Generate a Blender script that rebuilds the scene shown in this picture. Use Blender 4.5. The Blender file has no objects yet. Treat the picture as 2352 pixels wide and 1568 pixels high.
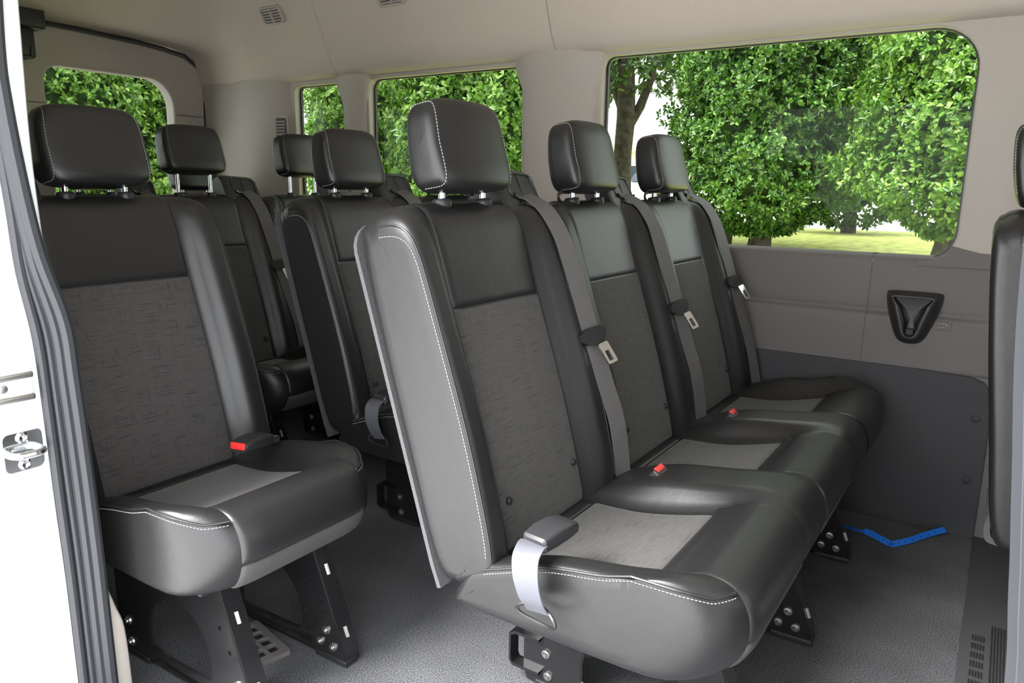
import bpy, bmesh, math, random
import numpy as np
from mathutils import Vector, Matrix
R = math.radians
rng = np.random.default_rng(7)
random.seed(7)
SC = bpy.context.scene
COL = SC.collection

# ------------------------------------------------------------------ camera, sky, sun, exposure
cam_d = bpy.data.cameras.new('camera')
cam = bpy.data.objects.new('camera', cam_d); COL.objects.link(cam)
cam_d.sensor_width = 36.0
cam_d.lens = 36.0 * 1723.35 / 2352.0
cam_d.clip_start = 0.02; cam_d.clip_end = 500
YAW, PITCH, ROLL = 0.58043, 0.20334, 0.014074
fw = Vector((-math.sin(YAW)*math.cos(PITCH), math.cos(YAW)*math.cos(PITCH), -math.sin(PITCH)))
rt0 = Vector((math.cos(YAW), math.sin(YAW), 0)); up0 = rt0.cross(fw)
rt = rt0*math.cos(ROLL) + up0*math.sin(ROLL); upv = up0*math.cos(ROLL) - rt0*math.sin(ROLL)
M = Matrix((rt, upv, -fw)).transposed().to_4x4(); M.translation = Vector((0.7592, -0.9323, 0.9367))
cam.matrix_world = M
SC.camera = cam

world = bpy.data.worlds.new('overcast_sky'); SC.world = world; world.use_nodes = True
wn = world.node_tree; wn.nodes.clear()
w_out = wn.nodes.new('ShaderNodeOutputWorld'); w_bg = wn.nodes.new('ShaderNodeBackground')
w_tc = wn.nodes.new('ShaderNodeTexCoord'); w_sep = wn.nodes.new('ShaderNodeSeparateXYZ'); w_r = wn.nodes.new('ShaderNodeValToRGB')
wn.links.new(w_tc.outputs['Generated'], w_sep.inputs[0]); wn.links.new(w_sep.outputs['Z'], w_r.inputs[0])
w_r.color_ramp.elements[0].position = 0.0; w_r.color_ramp.elements[0].color = (0.88, 0.91, 0.94, 1)
w_r.color_ramp.elements[1].position = 0.8; w_r.color_ramp.elements[1].color = (0.99, 1.0, 1.03, 1)
wn.links.new(w_r.outputs[0], w_bg.inputs['Color']); w_bg.inputs['Strength'].default_value = 1.0
wn.links.new(w_bg.outputs[0], w_out.inputs['Surface'])

sun_d = bpy.data.lights.new('sun', 'SUN'); sun = bpy.data.objects.new('sun', sun_d); COL.objects.link(sun)
sun_d.energy = 3.4; sun_d.angle = R(38); sun_d.color = (1.0, 0.985, 0.96)
sun.rotation_euler = Vector((0.30, 0.62, -0.85)).to_track_quat('-Z', 'Y').to_euler()
sun.location = (-3, -8, 9)

SC.view_settings.view_transform = 'Standard'; SC.view_settings.look = 'None'
SC.view_settings.gamma = 1.0; SC.view_settings.use_curve_mapping = False
SC.view_settings.exposure = 2.62
SC.cycles.max_bounces = 8; SC.cycles.transparent_max_bounces = 12
SC.cycles.use_denoising = True

# ------------------------------------------------------------------ materials
def nodes(name):
    m = bpy.data.materials.new(name); m.use_nodes = True
    nt = m.node_tree; nt.nodes.clear()
    o = nt.nodes.new('ShaderNodeOutputMaterial'); b = nt.nodes.new('ShaderNodeBsdfPrincipled')
    nt.links.new(b.outputs[0], o.inputs[0])
    return m, nt, b, o
def nd(nt, t, **kw):
    n = nt.nodes.new(t)
    for k, v in kw.items():
        if k.startswith('i_'): n.inputs[k[2:].replace('_', ' ')].default_value = v
        else: setattr(n, k, v)
    return n
def plain(name, col, rough=0.5, metal=0.0, bump=None, coat=0.0, spec=0.5, var=0.0, vscale=200):
    m, nt, b, o = nodes(name)
    b.inputs['Base Color'].default_value = (*col, 1); b.inputs['Roughness'].default_value = rough
    b.inputs['Metallic'].default_value = metal; b.inputs['Specular IOR Level'].default_value = spec
    b.inputs['Coat Weight'].default_value = coat; b.inputs['Coat Roughness'].default_value = 0.05
    tc = nd(nt, 'ShaderNodeTexCoord')
    if var:
        n = nd(nt, 'ShaderNodeTexNoise', i_Scale=vscale, i_Detail=2.0)
        nt.links.new(tc.outputs['Object'], n.inputs['Vector'])
        r = nd(nt, 'ShaderNodeValToRGB')
        r.color_ramp.elements[0].position = 0.35; r.color_ramp.elements[1].position = 0.65
        r.color_ramp.elements[0].color = (*[c*(1-var) for c in col], 1); r.color_ramp.elements[1].color = (*[min(1, c*(1+var)) for c in col], 1)
        nt.links.new(n.outputs['Fac'], r.inputs[0]); nt.links.new(r.outputs[0], b.inputs['Base Color'])
    if bump:
        sc, st, di = bump
        n = nd(nt, 'ShaderNodeTexNoise', i_Scale=sc, i_Detail=3.0)
        nt.links.new(tc.outputs['Object'], n.inputs['Vector'])
        bp = nd(nt, 'ShaderNodeBump', i_Strength=st, i_Distance=di)
        nt.links.new(n.outputs['Fac'], bp.inputs['Height']); nt.links.new(bp.outputs[0], b.inputs['Normal'])
    return m
def leather():
    m, nt, b, o = nodes('black_leather')
    b.inputs['Base Color'].default_value = (0.0135, 0.0134, 0.0142, 1)
    b.inputs['Specular IOR Level'].default_value = 0.55
    b.inputs['Roughness'].default_value = 0.36
    tc = nd(nt, 'ShaderNodeTexCoord')
    v = nd(nt, 'ShaderNodeTexVoronoi', i_Scale=520.0); v.feature = 'DISTANCE_TO_EDGE'
    n = nd(nt, 'ShaderNodeTexNoise', i_Scale=16.0, i_Detail=3.0)
    nt.links.new(tc.outputs['Object'], v.inputs['Vector']); nt.links.new(tc.outputs['Object'], n.inputs['Vector'])
    ad = nd(nt, 'ShaderNodeMath', operation='MULTIPLY_ADD'); ad.inputs[1].default_value = 5.0
    nt.links.new(n.outputs['Fac'], ad.inputs[0]); nt.links.new(v.outputs['Distance'], ad.inputs[2])
    bp = nd(nt, 'ShaderNodeBump', i_Strength=0.16, i_Distance=0.0012)
    nt.links.new(ad.outputs[0], bp.inputs['Height']); nt.links.new(bp.outputs[0], b.inputs['Normal'])
    return m
def fabric():
    m, nt, b, o = nodes('woven_seat_fabric')
    b.inputs['Roughness'].default_value = 0.85; b.inputs['Specular IOR Level'].default_value = 0.25
    b.inputs['Sheen Weight'].default_value = 0.15
    uv = nd(nt, 'ShaderNodeUVMap')
    sep = nd(nt, 'ShaderNodeSeparateXYZ'); nt.links.new(uv.outputs[0], sep.inputs[0])
    def streak(su, sv, lo, hi):
        mp = nd(nt, 'ShaderNodeMapping'); mp.inputs['Scale'].default_value = (su, sv, 1)
        nt.links.new(uv.outputs[0], mp.inputs['Vector'])
        n = nd(nt, 'ShaderNodeTexNoise', i_Scale=1.0, i_Detail=1.0); nt.links.new(mp.outputs[0], n.inputs['Vector'])
        mr = nd(nt, 'ShaderNodeMapRange'); mr.inputs[1].default_value = lo; mr.inputs[2].default_value = hi
        nt.links.new(n.outputs['Fac'], mr.inputs[0]); return mr
    a = streak(20, 560, 0.58, 0.76); c = streak(560, 24, 0.61, 0.80); g = streak(1100, 700, 0.3, 0.7)
    mx = nd(nt, 'ShaderNodeMath', operation='MAXIMUM'); nt.links.new(a.outputs[0], mx.inputs[0]); nt.links.new(c.outputs[0], mx.inputs[1])
    r1 = nd(nt, 'ShaderNodeMix', data_type='RGBA'); r1.inputs['A'].default_value = (0.040, 0.038, 0.037, 1); r1.inputs['B'].default_value = (0.088, 0.084, 0.081, 1)
    nt.links.new(g.outputs[0], r1.inputs['Factor'])
    r2 = nd(nt, 'ShaderNodeMix', data_type='RGBA'); r2.inputs['B'].default_value = (0.014, 0.013, 0.014, 1)
    nt.links.new(mx.outputs[0], r2.inputs['Factor']); nt.links.new(r1.outputs['Result'], r2.inputs['A'])
    nt.links.new(r2.outputs['Result'], b.inputs['Base Color'])
    sn = nd(nt, 'ShaderNodeMath', operation='MULTIPLY'); sn.inputs[1].default_value = 2*math.pi/0.0024
    nt.links.new(sep.outputs['Y'], sn.inputs[0])
    s2 = nd(nt, 'ShaderNodeMath', operation='SINE'); nt.links.new(sn.outputs[0], s2.inputs[0])
    bp = nd(nt, 'ShaderNodeBump', i_Strength=0.35, i_Distance=0.0006)
    nt.links.new(s2.outputs[0], bp.inputs['Height']); nt.links.new(bp.outputs[0], b.inputs['Normal'])
    return m
def webbing():
    m, nt, b, o = nodes('belt_webbing')
    b.inputs['Roughness'].default_value = 0.55; b.inputs['Base Color'].default_value = (0.115, 0.110, 0.110, 1)
    uv = nd(nt, 'ShaderNodeUVMap'); sep = nd(nt, 'ShaderNodeSeparateXYZ'); nt.links.new(uv.outputs[0], sep.inputs[0])
    sn = nd(nt, 'ShaderNodeMath', operation='MULTIPLY'); sn.inputs[1].default_value = 2*math.pi/0.0022
    nt.links.new(sep.outputs['Y'], sn.inputs[0]); s2 = nd(nt, 'ShaderNodeMath', operation='SINE'); nt.links.new(sn.outputs[0], s2.inputs[0])
    bp = nd(nt, 'ShaderNodeBump', i_Strength=0.4, i_Distance=0.0006)
    nt.links.new(s2.outputs[0], bp.inputs['Height']); nt.links.new(bp.outputs[0], b.inputs['Normal'])
    return m
def carpet():
    m, nt, b, o = nodes('speckled_floor_carpet')
    b.inputs['Roughness'].default_value = 0.95; b.inputs['Specular IOR Level'].default_value = 0.2
    tc = nd(nt, 'ShaderNodeTexCoord')
    n = nd(nt, 'ShaderNodeTexNoise', i_Scale=430.0, i_Detail=1.5); nt.links.new(tc.outputs['Object'], n.inputs['Vector'])
    n2 = nd(nt, 'ShaderNodeTexNoise', i_Scale=6.0, i_Detail=4.0); nt.links.new(tc.outputs['Object'], n2.inputs['Vector'])
    r = nd(nt, 'ShaderNodeValToRGB'); e = r.color_ramp.elements
    e[0].position = 0.36; e[0].color = (0.034, 0.035, 0.038, 1); e[1].position = 0.66; e[1].color = (0.165, 0.168, 0.180, 1)
    nt.links.new(n.outputs['Fac'], r.inputs[0])
    mr = nd(nt, 'ShaderNodeMapRange'); mr.inputs[1].default_value = 0.3; mr.inputs[2].default_value = 0.75; mr.inputs[3].default_value = 0.85; mr.inputs[4].default_value = 1.25
    nt.links.new(n2.outputs['Fac'], mr.inputs[0])
    mx = nd(nt, 'ShaderNodeVectorMath', operation='SCALE'); nt.links.new(r.outputs[0], mx.inputs[0]); nt.links.new(mr.outputs[0], mx.inputs['Scale'])
    nt.links.new(mx.outputs[0], b.inputs['Base Color'])
    bp = nd(nt, 'ShaderNodeBump', i_Strength=0.6, i_Distance=0.002)
    nt.links.new(n.outputs['Fac'], bp.inputs['Height']); nt.links.new(bp.outputs[0], b.inputs['Normal'])
    return m
def glass():
    m = bpy.data.materials.new('window_glass'); m.use_nodes = True; nt = m.node_tree; nt.nodes.clear()
    o = nt.nodes.new('ShaderNodeOutputMaterial'); mix = nt.nodes.new('ShaderNodeMixShader')
    t = nd(nt, 'ShaderNodeBsdfTransparent'); t.inputs[0].default_value = (0.63, 0.65, 0.62, 1)
    g = nd(nt, 'ShaderNodeBsdfGlossy'); g.inputs['Roughness'].default_value = 0.01; g.inputs['Color'].default_value = (0.9, 0.9, 0.9, 1)
    fr = nd(nt, 'ShaderNodeFresnel'); fr.inputs['IOR'].default_value = 1.14
    nt.links.new(fr.outputs[0], mix.inputs[0]); nt.links.new(t.outputs[0], mix.inputs[1]); nt.links.new(g.outputs[0], mix.inputs[2])
    nt.links.new(mix.outputs[0], o.inputs[0]); return m
def leafmat(name, c0, c1, c2, trans=0.35):
    m, nt, b, o = nodes(name)
    ge = nd(nt, 'ShaderNodeNewGeometry'); r = nd(nt, 'ShaderNodeValToRGB')
    e = r.color_ramp.elements; e[0].color = (*c0, 1); e[1].color = (*c2, 1); k = e.new(0.55); k.color = (*c1, 1)
    nt.links.new(ge.outputs['Random Per Island'], r.inputs[0])
    nt.links.new(r.outputs[0], b.inputs['Base Color']); b.inputs['Roughness'].default_value = 0.25; b.inputs['Specular IOR Level'].default_value = 0.7
    tr = nd(nt, 'ShaderNodeBsdfTranslucent'); nt.links.new(r.outputs[0], tr.inputs['Color'])
    mix = nd(nt, 'ShaderNodeMixShader'); mix.inputs[0].default_value = trans
    nt.links.new(b.outputs[0], mix.inputs[1]); nt.links.new(tr.outputs[0], mix.inputs[2]); nt.links.new(mix.outputs[0], o.inputs[0])
    return m
MAT = dict(
    leather=leather(), fabric=fabric(), web=webbing(), carpet=carpet(), glass=glass(),
    felt=plain('grey_felt', (0.062, 0.062, 0.066), 0.95, bump=(600, 0.5, 0.002), var=0.35, vscale=700),
    band=plain('seat_front_fabric', (0.058, 0.055, 0.055), 0.9, bump=(900, 0.3, 0.001), var=0.3, vscale=900),
    stitch=plain('pale_thread', (0.30, 0.30, 0.30), 0.7),
    headliner=plain('beige_headliner', (0.60, 0.53, 0.47), 0.92, bump=(700, 0.25, 0.001), spec=0.2, var=0.05, vscale=500),
    beige=plain('beige_plastic', (0.47, 0.43, 0.39), 0.6, bump=(900, 0.12, 0.0006), spec=0.35),
    greypanel=plain('grey_plastic', (0.150, 0.138, 0.134), 0.62, bump=(900, 0.15, 0.0006), spec=0.4),
    darkpanel=plain('dark_grey_panel', (0.052, 0.053, 0.058), 0.7, bump=(800, 0.2, 0.0008), spec=0.35),
    black=plain('black_plastic', (0.018, 0.018, 0.019), 0.42, bump=(700, 0.15, 0.0005)),
    blackgloss=plain('black_enamel', (0.012, 0.012, 0.013), 0.22, coat=0.3),
    rubber=plain('black_rubber', (0.026, 0.028, 0.033), 0.45),
    buckle=plain('dark_grey_buckle_plastic', (0.022, 0.022, 0.025), 0.45, bump=(500, 0.15, 0.0005)),
    chrome=plain('chrome', (0.85, 0.86, 0.88), 0.12, 1.0), steel=plain('brushed_steel', (0.62, 0.60, 0.58), 0.3, 1.0),
    red=plain('red_plastic', (0.75, 0.035, 0.03), 0.4), label=plain('white_label', (0.8, 0.8, 0.8), 0.6),
    white=plain('white_paint', (0.80, 0.82, 0.84), 0.25, coat=0.6), blue=plain('blue_plastic', (0.006, 0.19, 0.85), 0.45),
    darkblue=plain('dark_blue_plastic', (0.014, 0.016, 0.03), 0.4),
    greyweb=plain('grey_strap', (0.085, 0.088, 0.105), 0.55, bump=(500, 0.3, 0.0006)),
    leaf_holly=leafmat('holly_leaf', (0.022, 0.075, 0.014), (0.074, 0.200, 0.022), (0.23, 0.38, 0.08)),
    leaf_bright=leafmat('bright_hedge_leaf', (0.038, 0.11, 0.018), (0.135, 0.300, 0.034), (0.38, 0.55, 0.14)),
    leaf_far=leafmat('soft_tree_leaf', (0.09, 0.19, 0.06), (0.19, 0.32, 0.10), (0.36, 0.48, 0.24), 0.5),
    leaf_dark=leafmat('oak_leaf', (0.03, 0.07, 0.02), (0.06, 0.14, 0.03), (0.15, 0.27, 0.06), 0.4),
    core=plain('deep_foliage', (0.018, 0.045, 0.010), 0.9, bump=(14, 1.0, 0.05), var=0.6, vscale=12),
    bark=plain('grey_bark', (0.085, 0.07, 0.058), 0.9, bump=(30, 0.8, 0.02), var=0.4, vscale=14),
    grass=plain('lawn_grass', (0.52, 0.56, 0.16), 0.95, bump=(60, 0.6, 0.03), var=0.3, vscale=7),
    asphalt=plain('pale_pavement', (0.54, 0.535, 0.525), 0.9, var=0.15, vscale=30),
    concrete=plain('white_concrete', (0.62, 0.62, 0.60), 0.9, var=0.06, vscale=4),
    stucco=plain('cream_stucco', (0.52, 0.45, 0.33), 0.9, var=0.08, vscale=3), roof=plain('tan_roof', (0.42, 0.33, 0.22), 0.9),
    darkglass=plain('dark_glass', (0.03, 0.04, 0.05), 0.1), tyre=plain('tyre', (0.02, 0.02, 0.02), 0.8),
)

# ------------------------------------------------------------------ mesh helpers
class MB:
    def __init__(s): s.v = []; s.f = []; s.uv = []; s.n = 0; s.has_uv = False
    def add(s, verts, faces, uvs=None):
        o = s.n; verts = [tuple(map(float, p)) for p in verts]
        s.v += verts; s.f += [tuple(i+o for i in f) for f in faces]; s.n += len(verts)
        if uvs is not None: s.has_uv = True
        s.uv += [tuple(u) for u in uvs] if uvs is not None else [(0, 0)]*len(verts)
        return s
    def grid(s, P, cu=False, cv=False, uvs=None, flip=False):
        P = np.asarray(P, float); n, m = P.shape[:2]; F = []
        for i in range(n if cu else n-1):
            for j in range(m if cv else m-1):
                a, b = i, (i+1) % n; c, d = j, (j+1) % m
                q = (a*m+c, b*m+c, b*m+d, a*m+d); F.append(q[::-1] if flip else q)
        return s.add(P.reshape(-1, 3), F, None if uvs is None else np.asarray(uvs).reshape(-1, 2))
    def box(s, c, d, rot=None, bev=0.0):
        x, y, z = [k/2 for k in d]
        if bev <= 0:
            V = [Vector((sx*x, sy*y, sz*z)) for sx in (-1, 1) for sy in (-1, 1) for sz in (-1, 1)]
            F = [(0, 1, 3, 2), (4, 6, 7, 5), (0, 4, 5, 1), (2, 3, 7, 6), (0, 2, 6, 4), (1, 5, 7, 3)]
        else:
            bm = bmesh.new(); bmesh.ops.create_cube(bm, size=1.0)
            for v in bm.verts: v.co = Vector((v.co.x*d[0], v.co.y*d[1], v.co.z*d[2]))
            bmesh.ops.bevel(bm, geom=bm.edges[:]+bm.verts[:], offset=bev, segments=3, affect='EDGES', profile=0.5)
            bm.verts.ensure_lookup_table(); V = [v.co.copy() for v in bm.verts]; F = [tuple(v.index for v in f.verts) for f in bm.faces]; bm.free()
        if rot is not None: V = [rot @ v for v in V]
        c = Vector(c); return s.add([v+c for v in V], F)
    def tube(s, path, r, n=8, closed=False, caps=True, flat=None):
        P = [Vector(p) for p in path]; k = len(P); rr = r if hasattr(r, '__len__') else [r]*k
        rings = []; prev = None
        for i in range(k):
            a = P[(i-1) % k] if (closed or i > 0) else P[i]; b = P[(i+1) % k] if (closed or i < k-1) else P[i]
            t = (b-a).normalized()
            if prev is None:
                h = Vector((0, 0, 1)) if abs(t.z) < 0.9 else Vector((1, 0, 0)); u = t.cross(h).normalized()
            else: u = (prev - t*prev.dot(t)).normalized()
            prev = u; w = t.cross(u)
            rings.append([P[i] + (u*math.cos(2*math.pi*j/n) + w*math.sin(2*math.pi*j/n))*rr[i] for j in range(n)])
        V = [p for q in rings for p in q]; F = []
        for i in range(k if closed else k-1):
            for j in range(n):
                a, b = i*n, ((i+1) % k)*n; F.append((a+j, a+(j+1) % n, b+(j+1) % n, b+j))
        if caps and not closed: F += [tuple(range(n))[::-1], tuple((k-1)*n+j for j in range(n))]
        return s.add(V, F)
    def lathe(s, prof, c, axis=(0, 0, 1), n=20):
        q = Vector((0, 0, 1)).rotation_difference(Vector(axis).normalized()).to_matrix(); V = []; F = []; c = Vector(c)
        for r, h in prof:
            for j in range(n): V.append(q @ Vector((r*math.cos(2*math.pi*j/n), r*math.sin(2*math.pi*j/n), h)) + c)
        for i in range(len(prof)-1):
            for j in range(n): F.append((i*n+j, i*n+(j+1) % n, (i+1)*n+(j+1) % n, (i+1)*n+j))
        F += [tuple(range(n))[::-1], tuple((len(prof)-1)*n+j for j in range(n))]
        return s.add(V, F)
    def prism(s, poly, h, fn):
        n = len(poly); V = [fn(p[0], p[1], 0) for p in poly] + [fn(p[0], p[1], h) for p in poly]
        F = [tuple(range(n))[::-1], tuple(range(n, 2*n))] + [(i, (i+1) % n, n+(i+1) % n, n+i) for i in range(n)]
        return s.add(V, F)
    def build(s, name, mat, parent=None, smooth=True, label=None, sharp=35, key=None):
        me = bpy.data.meshes.new(name); me.from_pydata(s.v, [], s.f)
        if s.has_uv:
            ul = me.uv_layers.new(name='UVMap'); li = np.empty(len(me.loops), int); me.loops.foreach_get('vertex_index', li)
            ul.data.foreach_set('uv', np.asarray(s.uv, float)[li].ravel())
        if smooth: smooth_me(me, sharp)
        return link(name, me, mat, parent, label)
def smooth_me(me, sharp=35):
    bm = bmesh.new(); bm.from_mesh(me); bmesh.ops.recalc_face_normals(bm, faces=bm.faces)
    for f in bm.faces: f.smooth = True
    for e in bm.edges:
        e.smooth = not (len(e.link_faces) == 2 and e.calc_face_angle(0) > R(sharp))
    bm.to_mesh(me); bm.free()
def link(name, me, mat, parent=None, label=None):
    o = bpy.data.objects.new(name, me); COL.objects.link(o)
    if mat is not None:
        if not me.materials: me.materials.append(MAT[mat] if isinstance(mat, str) else mat)
    if parent is not None: o.parent = parent
    if label: o['label'] = label
    return o
def thing(name, label, cat, loc=(0, 0, 0), rz=0.0, group=None):
    o = bpy.data.objects.new(name, None); COL.objects.link(o); o.empty_display_size = 0.1
    o.location = loc; o.rotation_euler = (0, 0, rz); return tag(o, label, cat, group)
def tag(o, label, cat, group=None):
    o['label'] = label; o['category'] = cat
    if group: o['group'] = group
    return o
def struct(o, kind='structure'):
    o['kind'] = kind; return o
def catmull(pts, per=6):
    P = np.asarray(pts, float); n = len(P); out = []
    for i in range(n-1):
        p0 = P[i-1] if i else 2*P[0]-P[1]; p1, p2 = P[i], P[i+1]; p3 = P[i+2] if i+2 < n else 2*P[-1]-P[-2]
        for k in range(per):
            t = k/per; out.append(0.5*((2*p1)+(-p0+p2)*t+(2*p0-5*p1+4*p2-p3)*t*t+(-p0+3*p1-3*p2+p3)*t**3))
    out.append(P[-1]); return np.array(out)
def catmull_closed(pts, per=6):
    P = np.asarray(pts, float); n = len(P); out = []
    for i in range(n):
        p0, p1, p2, p3 = P[i-1], P[i], P[(i+1) % n], P[(i+2) % n]
        for k in range(per):
            t = k/per; out.append(0.5*((2*p1)+(-p0+p2)*t+(2*p0-5*p1+4*p2-p3)*t*t+(-p0+3*p1-3*p2+p3)*t**3))
    return np.array(out)
def rrect(x0, y0, x1, y1, r, n=8):
    rs = r if hasattr(r, '__len__') else [r]*4; out = []   # order: BL, BR, TR, TL
    for (cx, cy, a0, q) in ((x0, y0, 180, 0), (x1, y0, 270, 1), (x1, y1, 0, 2), (x0, y1, 90, 3)):
        rr = rs[q]; ox = cx + (rr if q in (0, 3) else -rr); oy = cy + (rr if q < 2 else -rr)
        for k in range(n+1):
            a = R(a0 + 90*k/n); out.append((ox+rr*math.cos(a), oy+rr*math.sin(a)))
    return out
def plate(outer, holes, thick, fn, bevel=0.0):
    """flat plate with holes; fn(u, v, w) -> world point, w in [-thick/2, thick/2]"""
    cu = bpy.data.curves.new('tmp', 'CURVE'); cu.dimensions = '2D'; cu.fill_mode = 'BOTH'; cu.extrude = thick/2 - bevel
    cu.bevel_depth = bevel; cu.bevel_resolution = 2; cu.offset = -bevel
    for poly in [outer]+list(holes):
        sp = cu.splines.new('POLY'); sp.points.add(len(poly)-1)
        for p, q in zip(sp.points, poly): p.co = (q[0], q[1], 0, 1)
        sp.use_cyclic_u = True
    ob = bpy.data.objects.new('tmp', cu); COL.objects.link(ob)
    dg = bpy.context.evaluated_depsgraph_get(); me = bpy.data.meshes.new_from_object(ob.evaluated_get(dg))
    V = [fn(v.co.x, v.co.y, v.co.z) for v in me.vertices]; F = [tuple(p.vertices) for p in me.polygons]
    bpy.data.objects.remove(ob); bpy.data.curves.remove(cu); bpy.data.meshes.remove(me)
    # weld
    mb = MB(); mb.add(V, F); return mb
def sstep(a, b, x):
    t = np.clip((np.asarray(x, float)-a)/(b-a), 0, 1); return t*t*(3-2*t)

# ------------------------------------------------------------------ seat shapes
PER = 6
CUSH_C = catmull([(.090,.330),(.145,.330),(.25,.336),(.378,.366),(.42,.388),(.465,.405),(.503,.399),(.526,.374),(.533,.337),(.522,.298),(.492,.272),(.42,.264),(.25,.264),(.085,.268),(.07,.288)], PER)
CUSH_B = catmull([(.102,.340),(.150,.358),(.25,.390),(.36,.405),(.42,.414),(.470,.418),(.507,.406),(.530,.376),(.536,.337),(.524,.298),(.493,.272),(.42,.264),(.25,.264),(.085,.268),(.072,.290)], PER)
BACK_C = catmull([(-.425,-.006),(-.36,.0),(-.2,.005),(0,.001),(.10,.001),(.15,-.003),(.178,-.016),(.190,-.040),(.183,-.064),(.16,-.082),(.0,-.088),(-.2,-.090),(-.40,-.088),(-.435,-.05)], PER)
BACK_B = catmull([(-.425,.024),(-.36,.036),(-.2,.043),(0,.039),(.10,.034),(.148,.024),(.176,.002),(.187,-.036),(.180,-.062),(.158,-.080),(.0,-.088),(-.2,-.090),(-.40,-.088),(-.435,-.05)], PER)
def prof(A, t):
    t = np.clip(t*PER, 0, len(A)-1-1e-9); i = int(t); f = t-i; return A[i]*(1-f)+A[i+1]*f
def mid_line(L):
    i0, i1 = int(np.argmin(L[:, 0])), int(np.argmax(L[:, 0])); n = len(L)
    ch = []
    for a, b in ((i0, i1), (i1, i0)):
        idx = [(a+k) % n for k in range((b-a) % n+1)]; c = L[idx]; c = c[np.argsort(c[:, 0])]; ch.append(c)
    A_, B_ = [np.interp(L[:, 0], c[:, 0], c[:, 1]) for c in ch]
    return (A_+B_)/2, np.abs(A_-B_)
def inset_loop(L, d):
    """shrink a long closed outline towards its own mid line by d"""
    m, h = mid_line(L); out = L.copy(); c = (L[:, 0].max()+L[:, 0].min())/2; w = np.ptp(L[:, 0])
    out[:, 1] = m+(L[:, 1]-m)*np.clip(1-2*d/np.maximum(h, 1e-6), 0, 1); out[:, 0] = c+(L[:, 0]-c)*(1-2*d/w)
    return out
def loft_body(stations, to3):
    """stations: list of (y, loop2d); closed loops; ends capped with shrinking rings"""
    mb = MB(); P = [[to3(y, p) for p in L] for y, L in stations]
    return mb.grid(P, cv=True)
def end_rings(y, L, sgn):
    m, h = mid_line(L); out = []
    for q in (.75, .45, .15, 0.0):
        k = L.copy(); k[:, 1] = m+(L[:, 1]-m)*q; out.append((y, k))
    return out
def patch(S, y0, y1, t0, t1, h, nu, nv, dip=0.003, e=0.011, sgn=1, edges=(1, 1, 1, 1)):
    """padded panel lying on surface S(y,t); edges dip into the seams; returns MB with uv in metres"""
    cs = lambda n: (lambda k: .5-.5*np.cos(np.pi*k)*(.55+.45*np.abs(np.cos(np.pi*k))))(np.linspace(0, 1, n))
    def ease(n):
        k = np.linspace(-1, 1, n); return .5+.5*np.sign(k)*(1-(1-np.abs(k))**1.7)
    ys = y0+(y1-y0)*ease(nu); tt = t0+(t1-t0)*ease(nv)
    G = np.array([[S(y, t) for t in tt] for y in ys])
    gu = np.gradient(G, axis=0); gv = np.gradient(G, axis=1); N = np.cross(gu, gv)*sgn; N /= np.linalg.norm(N, axis=2)[:, :, None]+1e-12
    seg = np.zeros((nu, nv)); seg[:, 1:] = np.cumsum(np.linalg.norm(np.diff(G, axis=1), axis=2), axis=1)
    big = 9.0
    dy = np.minimum((ys-y0)[:, None]+(0 if edges[0] else big), (y1-ys)[:, None]+(0 if edges[1] else big))
    dt = np.minimum(seg+(0 if edges[2] else big), seg[:, -1:]-seg+(0 if edges[3] else big))
    q = lambda d: np.sqrt(np.clip(1-(1-np.clip(d/e, 0, 1))**2, 0, 1))
    f = q(dy)*q(dt)
    P = G+N*((h+dip)*f-dip)[:, :, None]
    UV = np.stack([np.repeat(ys[:, None], nv, 1), np.repeat(seg[nu//2][None, :], nu, 0)], 2)
    return MB().grid(P, uvs=UV), P
def stitches(path, out, step=0.0056, ln=0.0038, r=0.0008, mb=None):
    mb = mb or MB(); P = np.asarray(path, float); d = np.zeros(len(P)); d[1:] = np.cumsum(np.linalg.norm(np.diff(P, axis=0), axis=1))
    s = 0.0
    while s+ln < d[-1]:
        a = Vector([np.interp(s, d, P[:, k]) for k in range(3)]); b = Vector([np.interp(s+ln, d, P[:, k]) for k in range(3)]); o = Vector(out)
        mb.tube([a, (a+b)/2+o*.0007, b], [r*.6, r, r*.6], n=5); s += step
    return mb

class Seat:
    """shared shape functions of one seating place, y measured from the seat centre"""
    def __init__(s, w=.225, hi=.135, lean=17.0, dz=0.0):
        s.w, s.hi, s.dz = w, hi, dz; L = R(lean)
        s.u = Vector((-math.sin(L), 0, math.cos(L))); s.n = Vector((math.cos(L), 0, math.sin(L))); s.o = Vector((0, 0, .733+dz))
        if lean < 16: s.o = Vector((-.02, 0, .733+dz))
    def back_pt(s, y, sd, c=0.0):
        a = abs(y); lim = .187-.046*(1-math.sqrt(max(0, 1-min(1, max(0, (a-(s.w-.055))/.055))**2)))
        sv = sd[0]
        if sv > .08: sv = .08+(sv-.08)*(lim-.08)/(.187-.08)
        k = 1.0
        return s.o+s.u*sv+s.n*sd[1]+Vector((0, y+c, 0))
    def back_sd(s, y, t):
        w = float(sstep(s.hi-.003, s.hi+.05, abs(y))); return prof(BACK_C, t)*(1-w)+prof(BACK_B, t)*w
    def back_surf(s, c=0.0): return lambda y, t: s.back_pt(y, s.back_sd(y, t), c)
MESH = {}
def cached(key, fn):
    """fn() -> MB ; mesh data shared between copies"""
    return MESH.get(key) or MESH.setdefault(key, fn())
def finish(mb, name, sharp=35):
    me = bpy.data.meshes.new(name); me.from_pydata(mb.v, [], mb.f)
    if mb.has_uv:
        ul = me.uv_layers.new(name='UVMap'); li = np.empty(len(me.loops), int); me.loops.foreach_get('vertex_index', li)
        ul.data.foreach_set('uv', np.asarray(mb.uv, float)[li].ravel())
    smooth_me(me, sharp); return me

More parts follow.
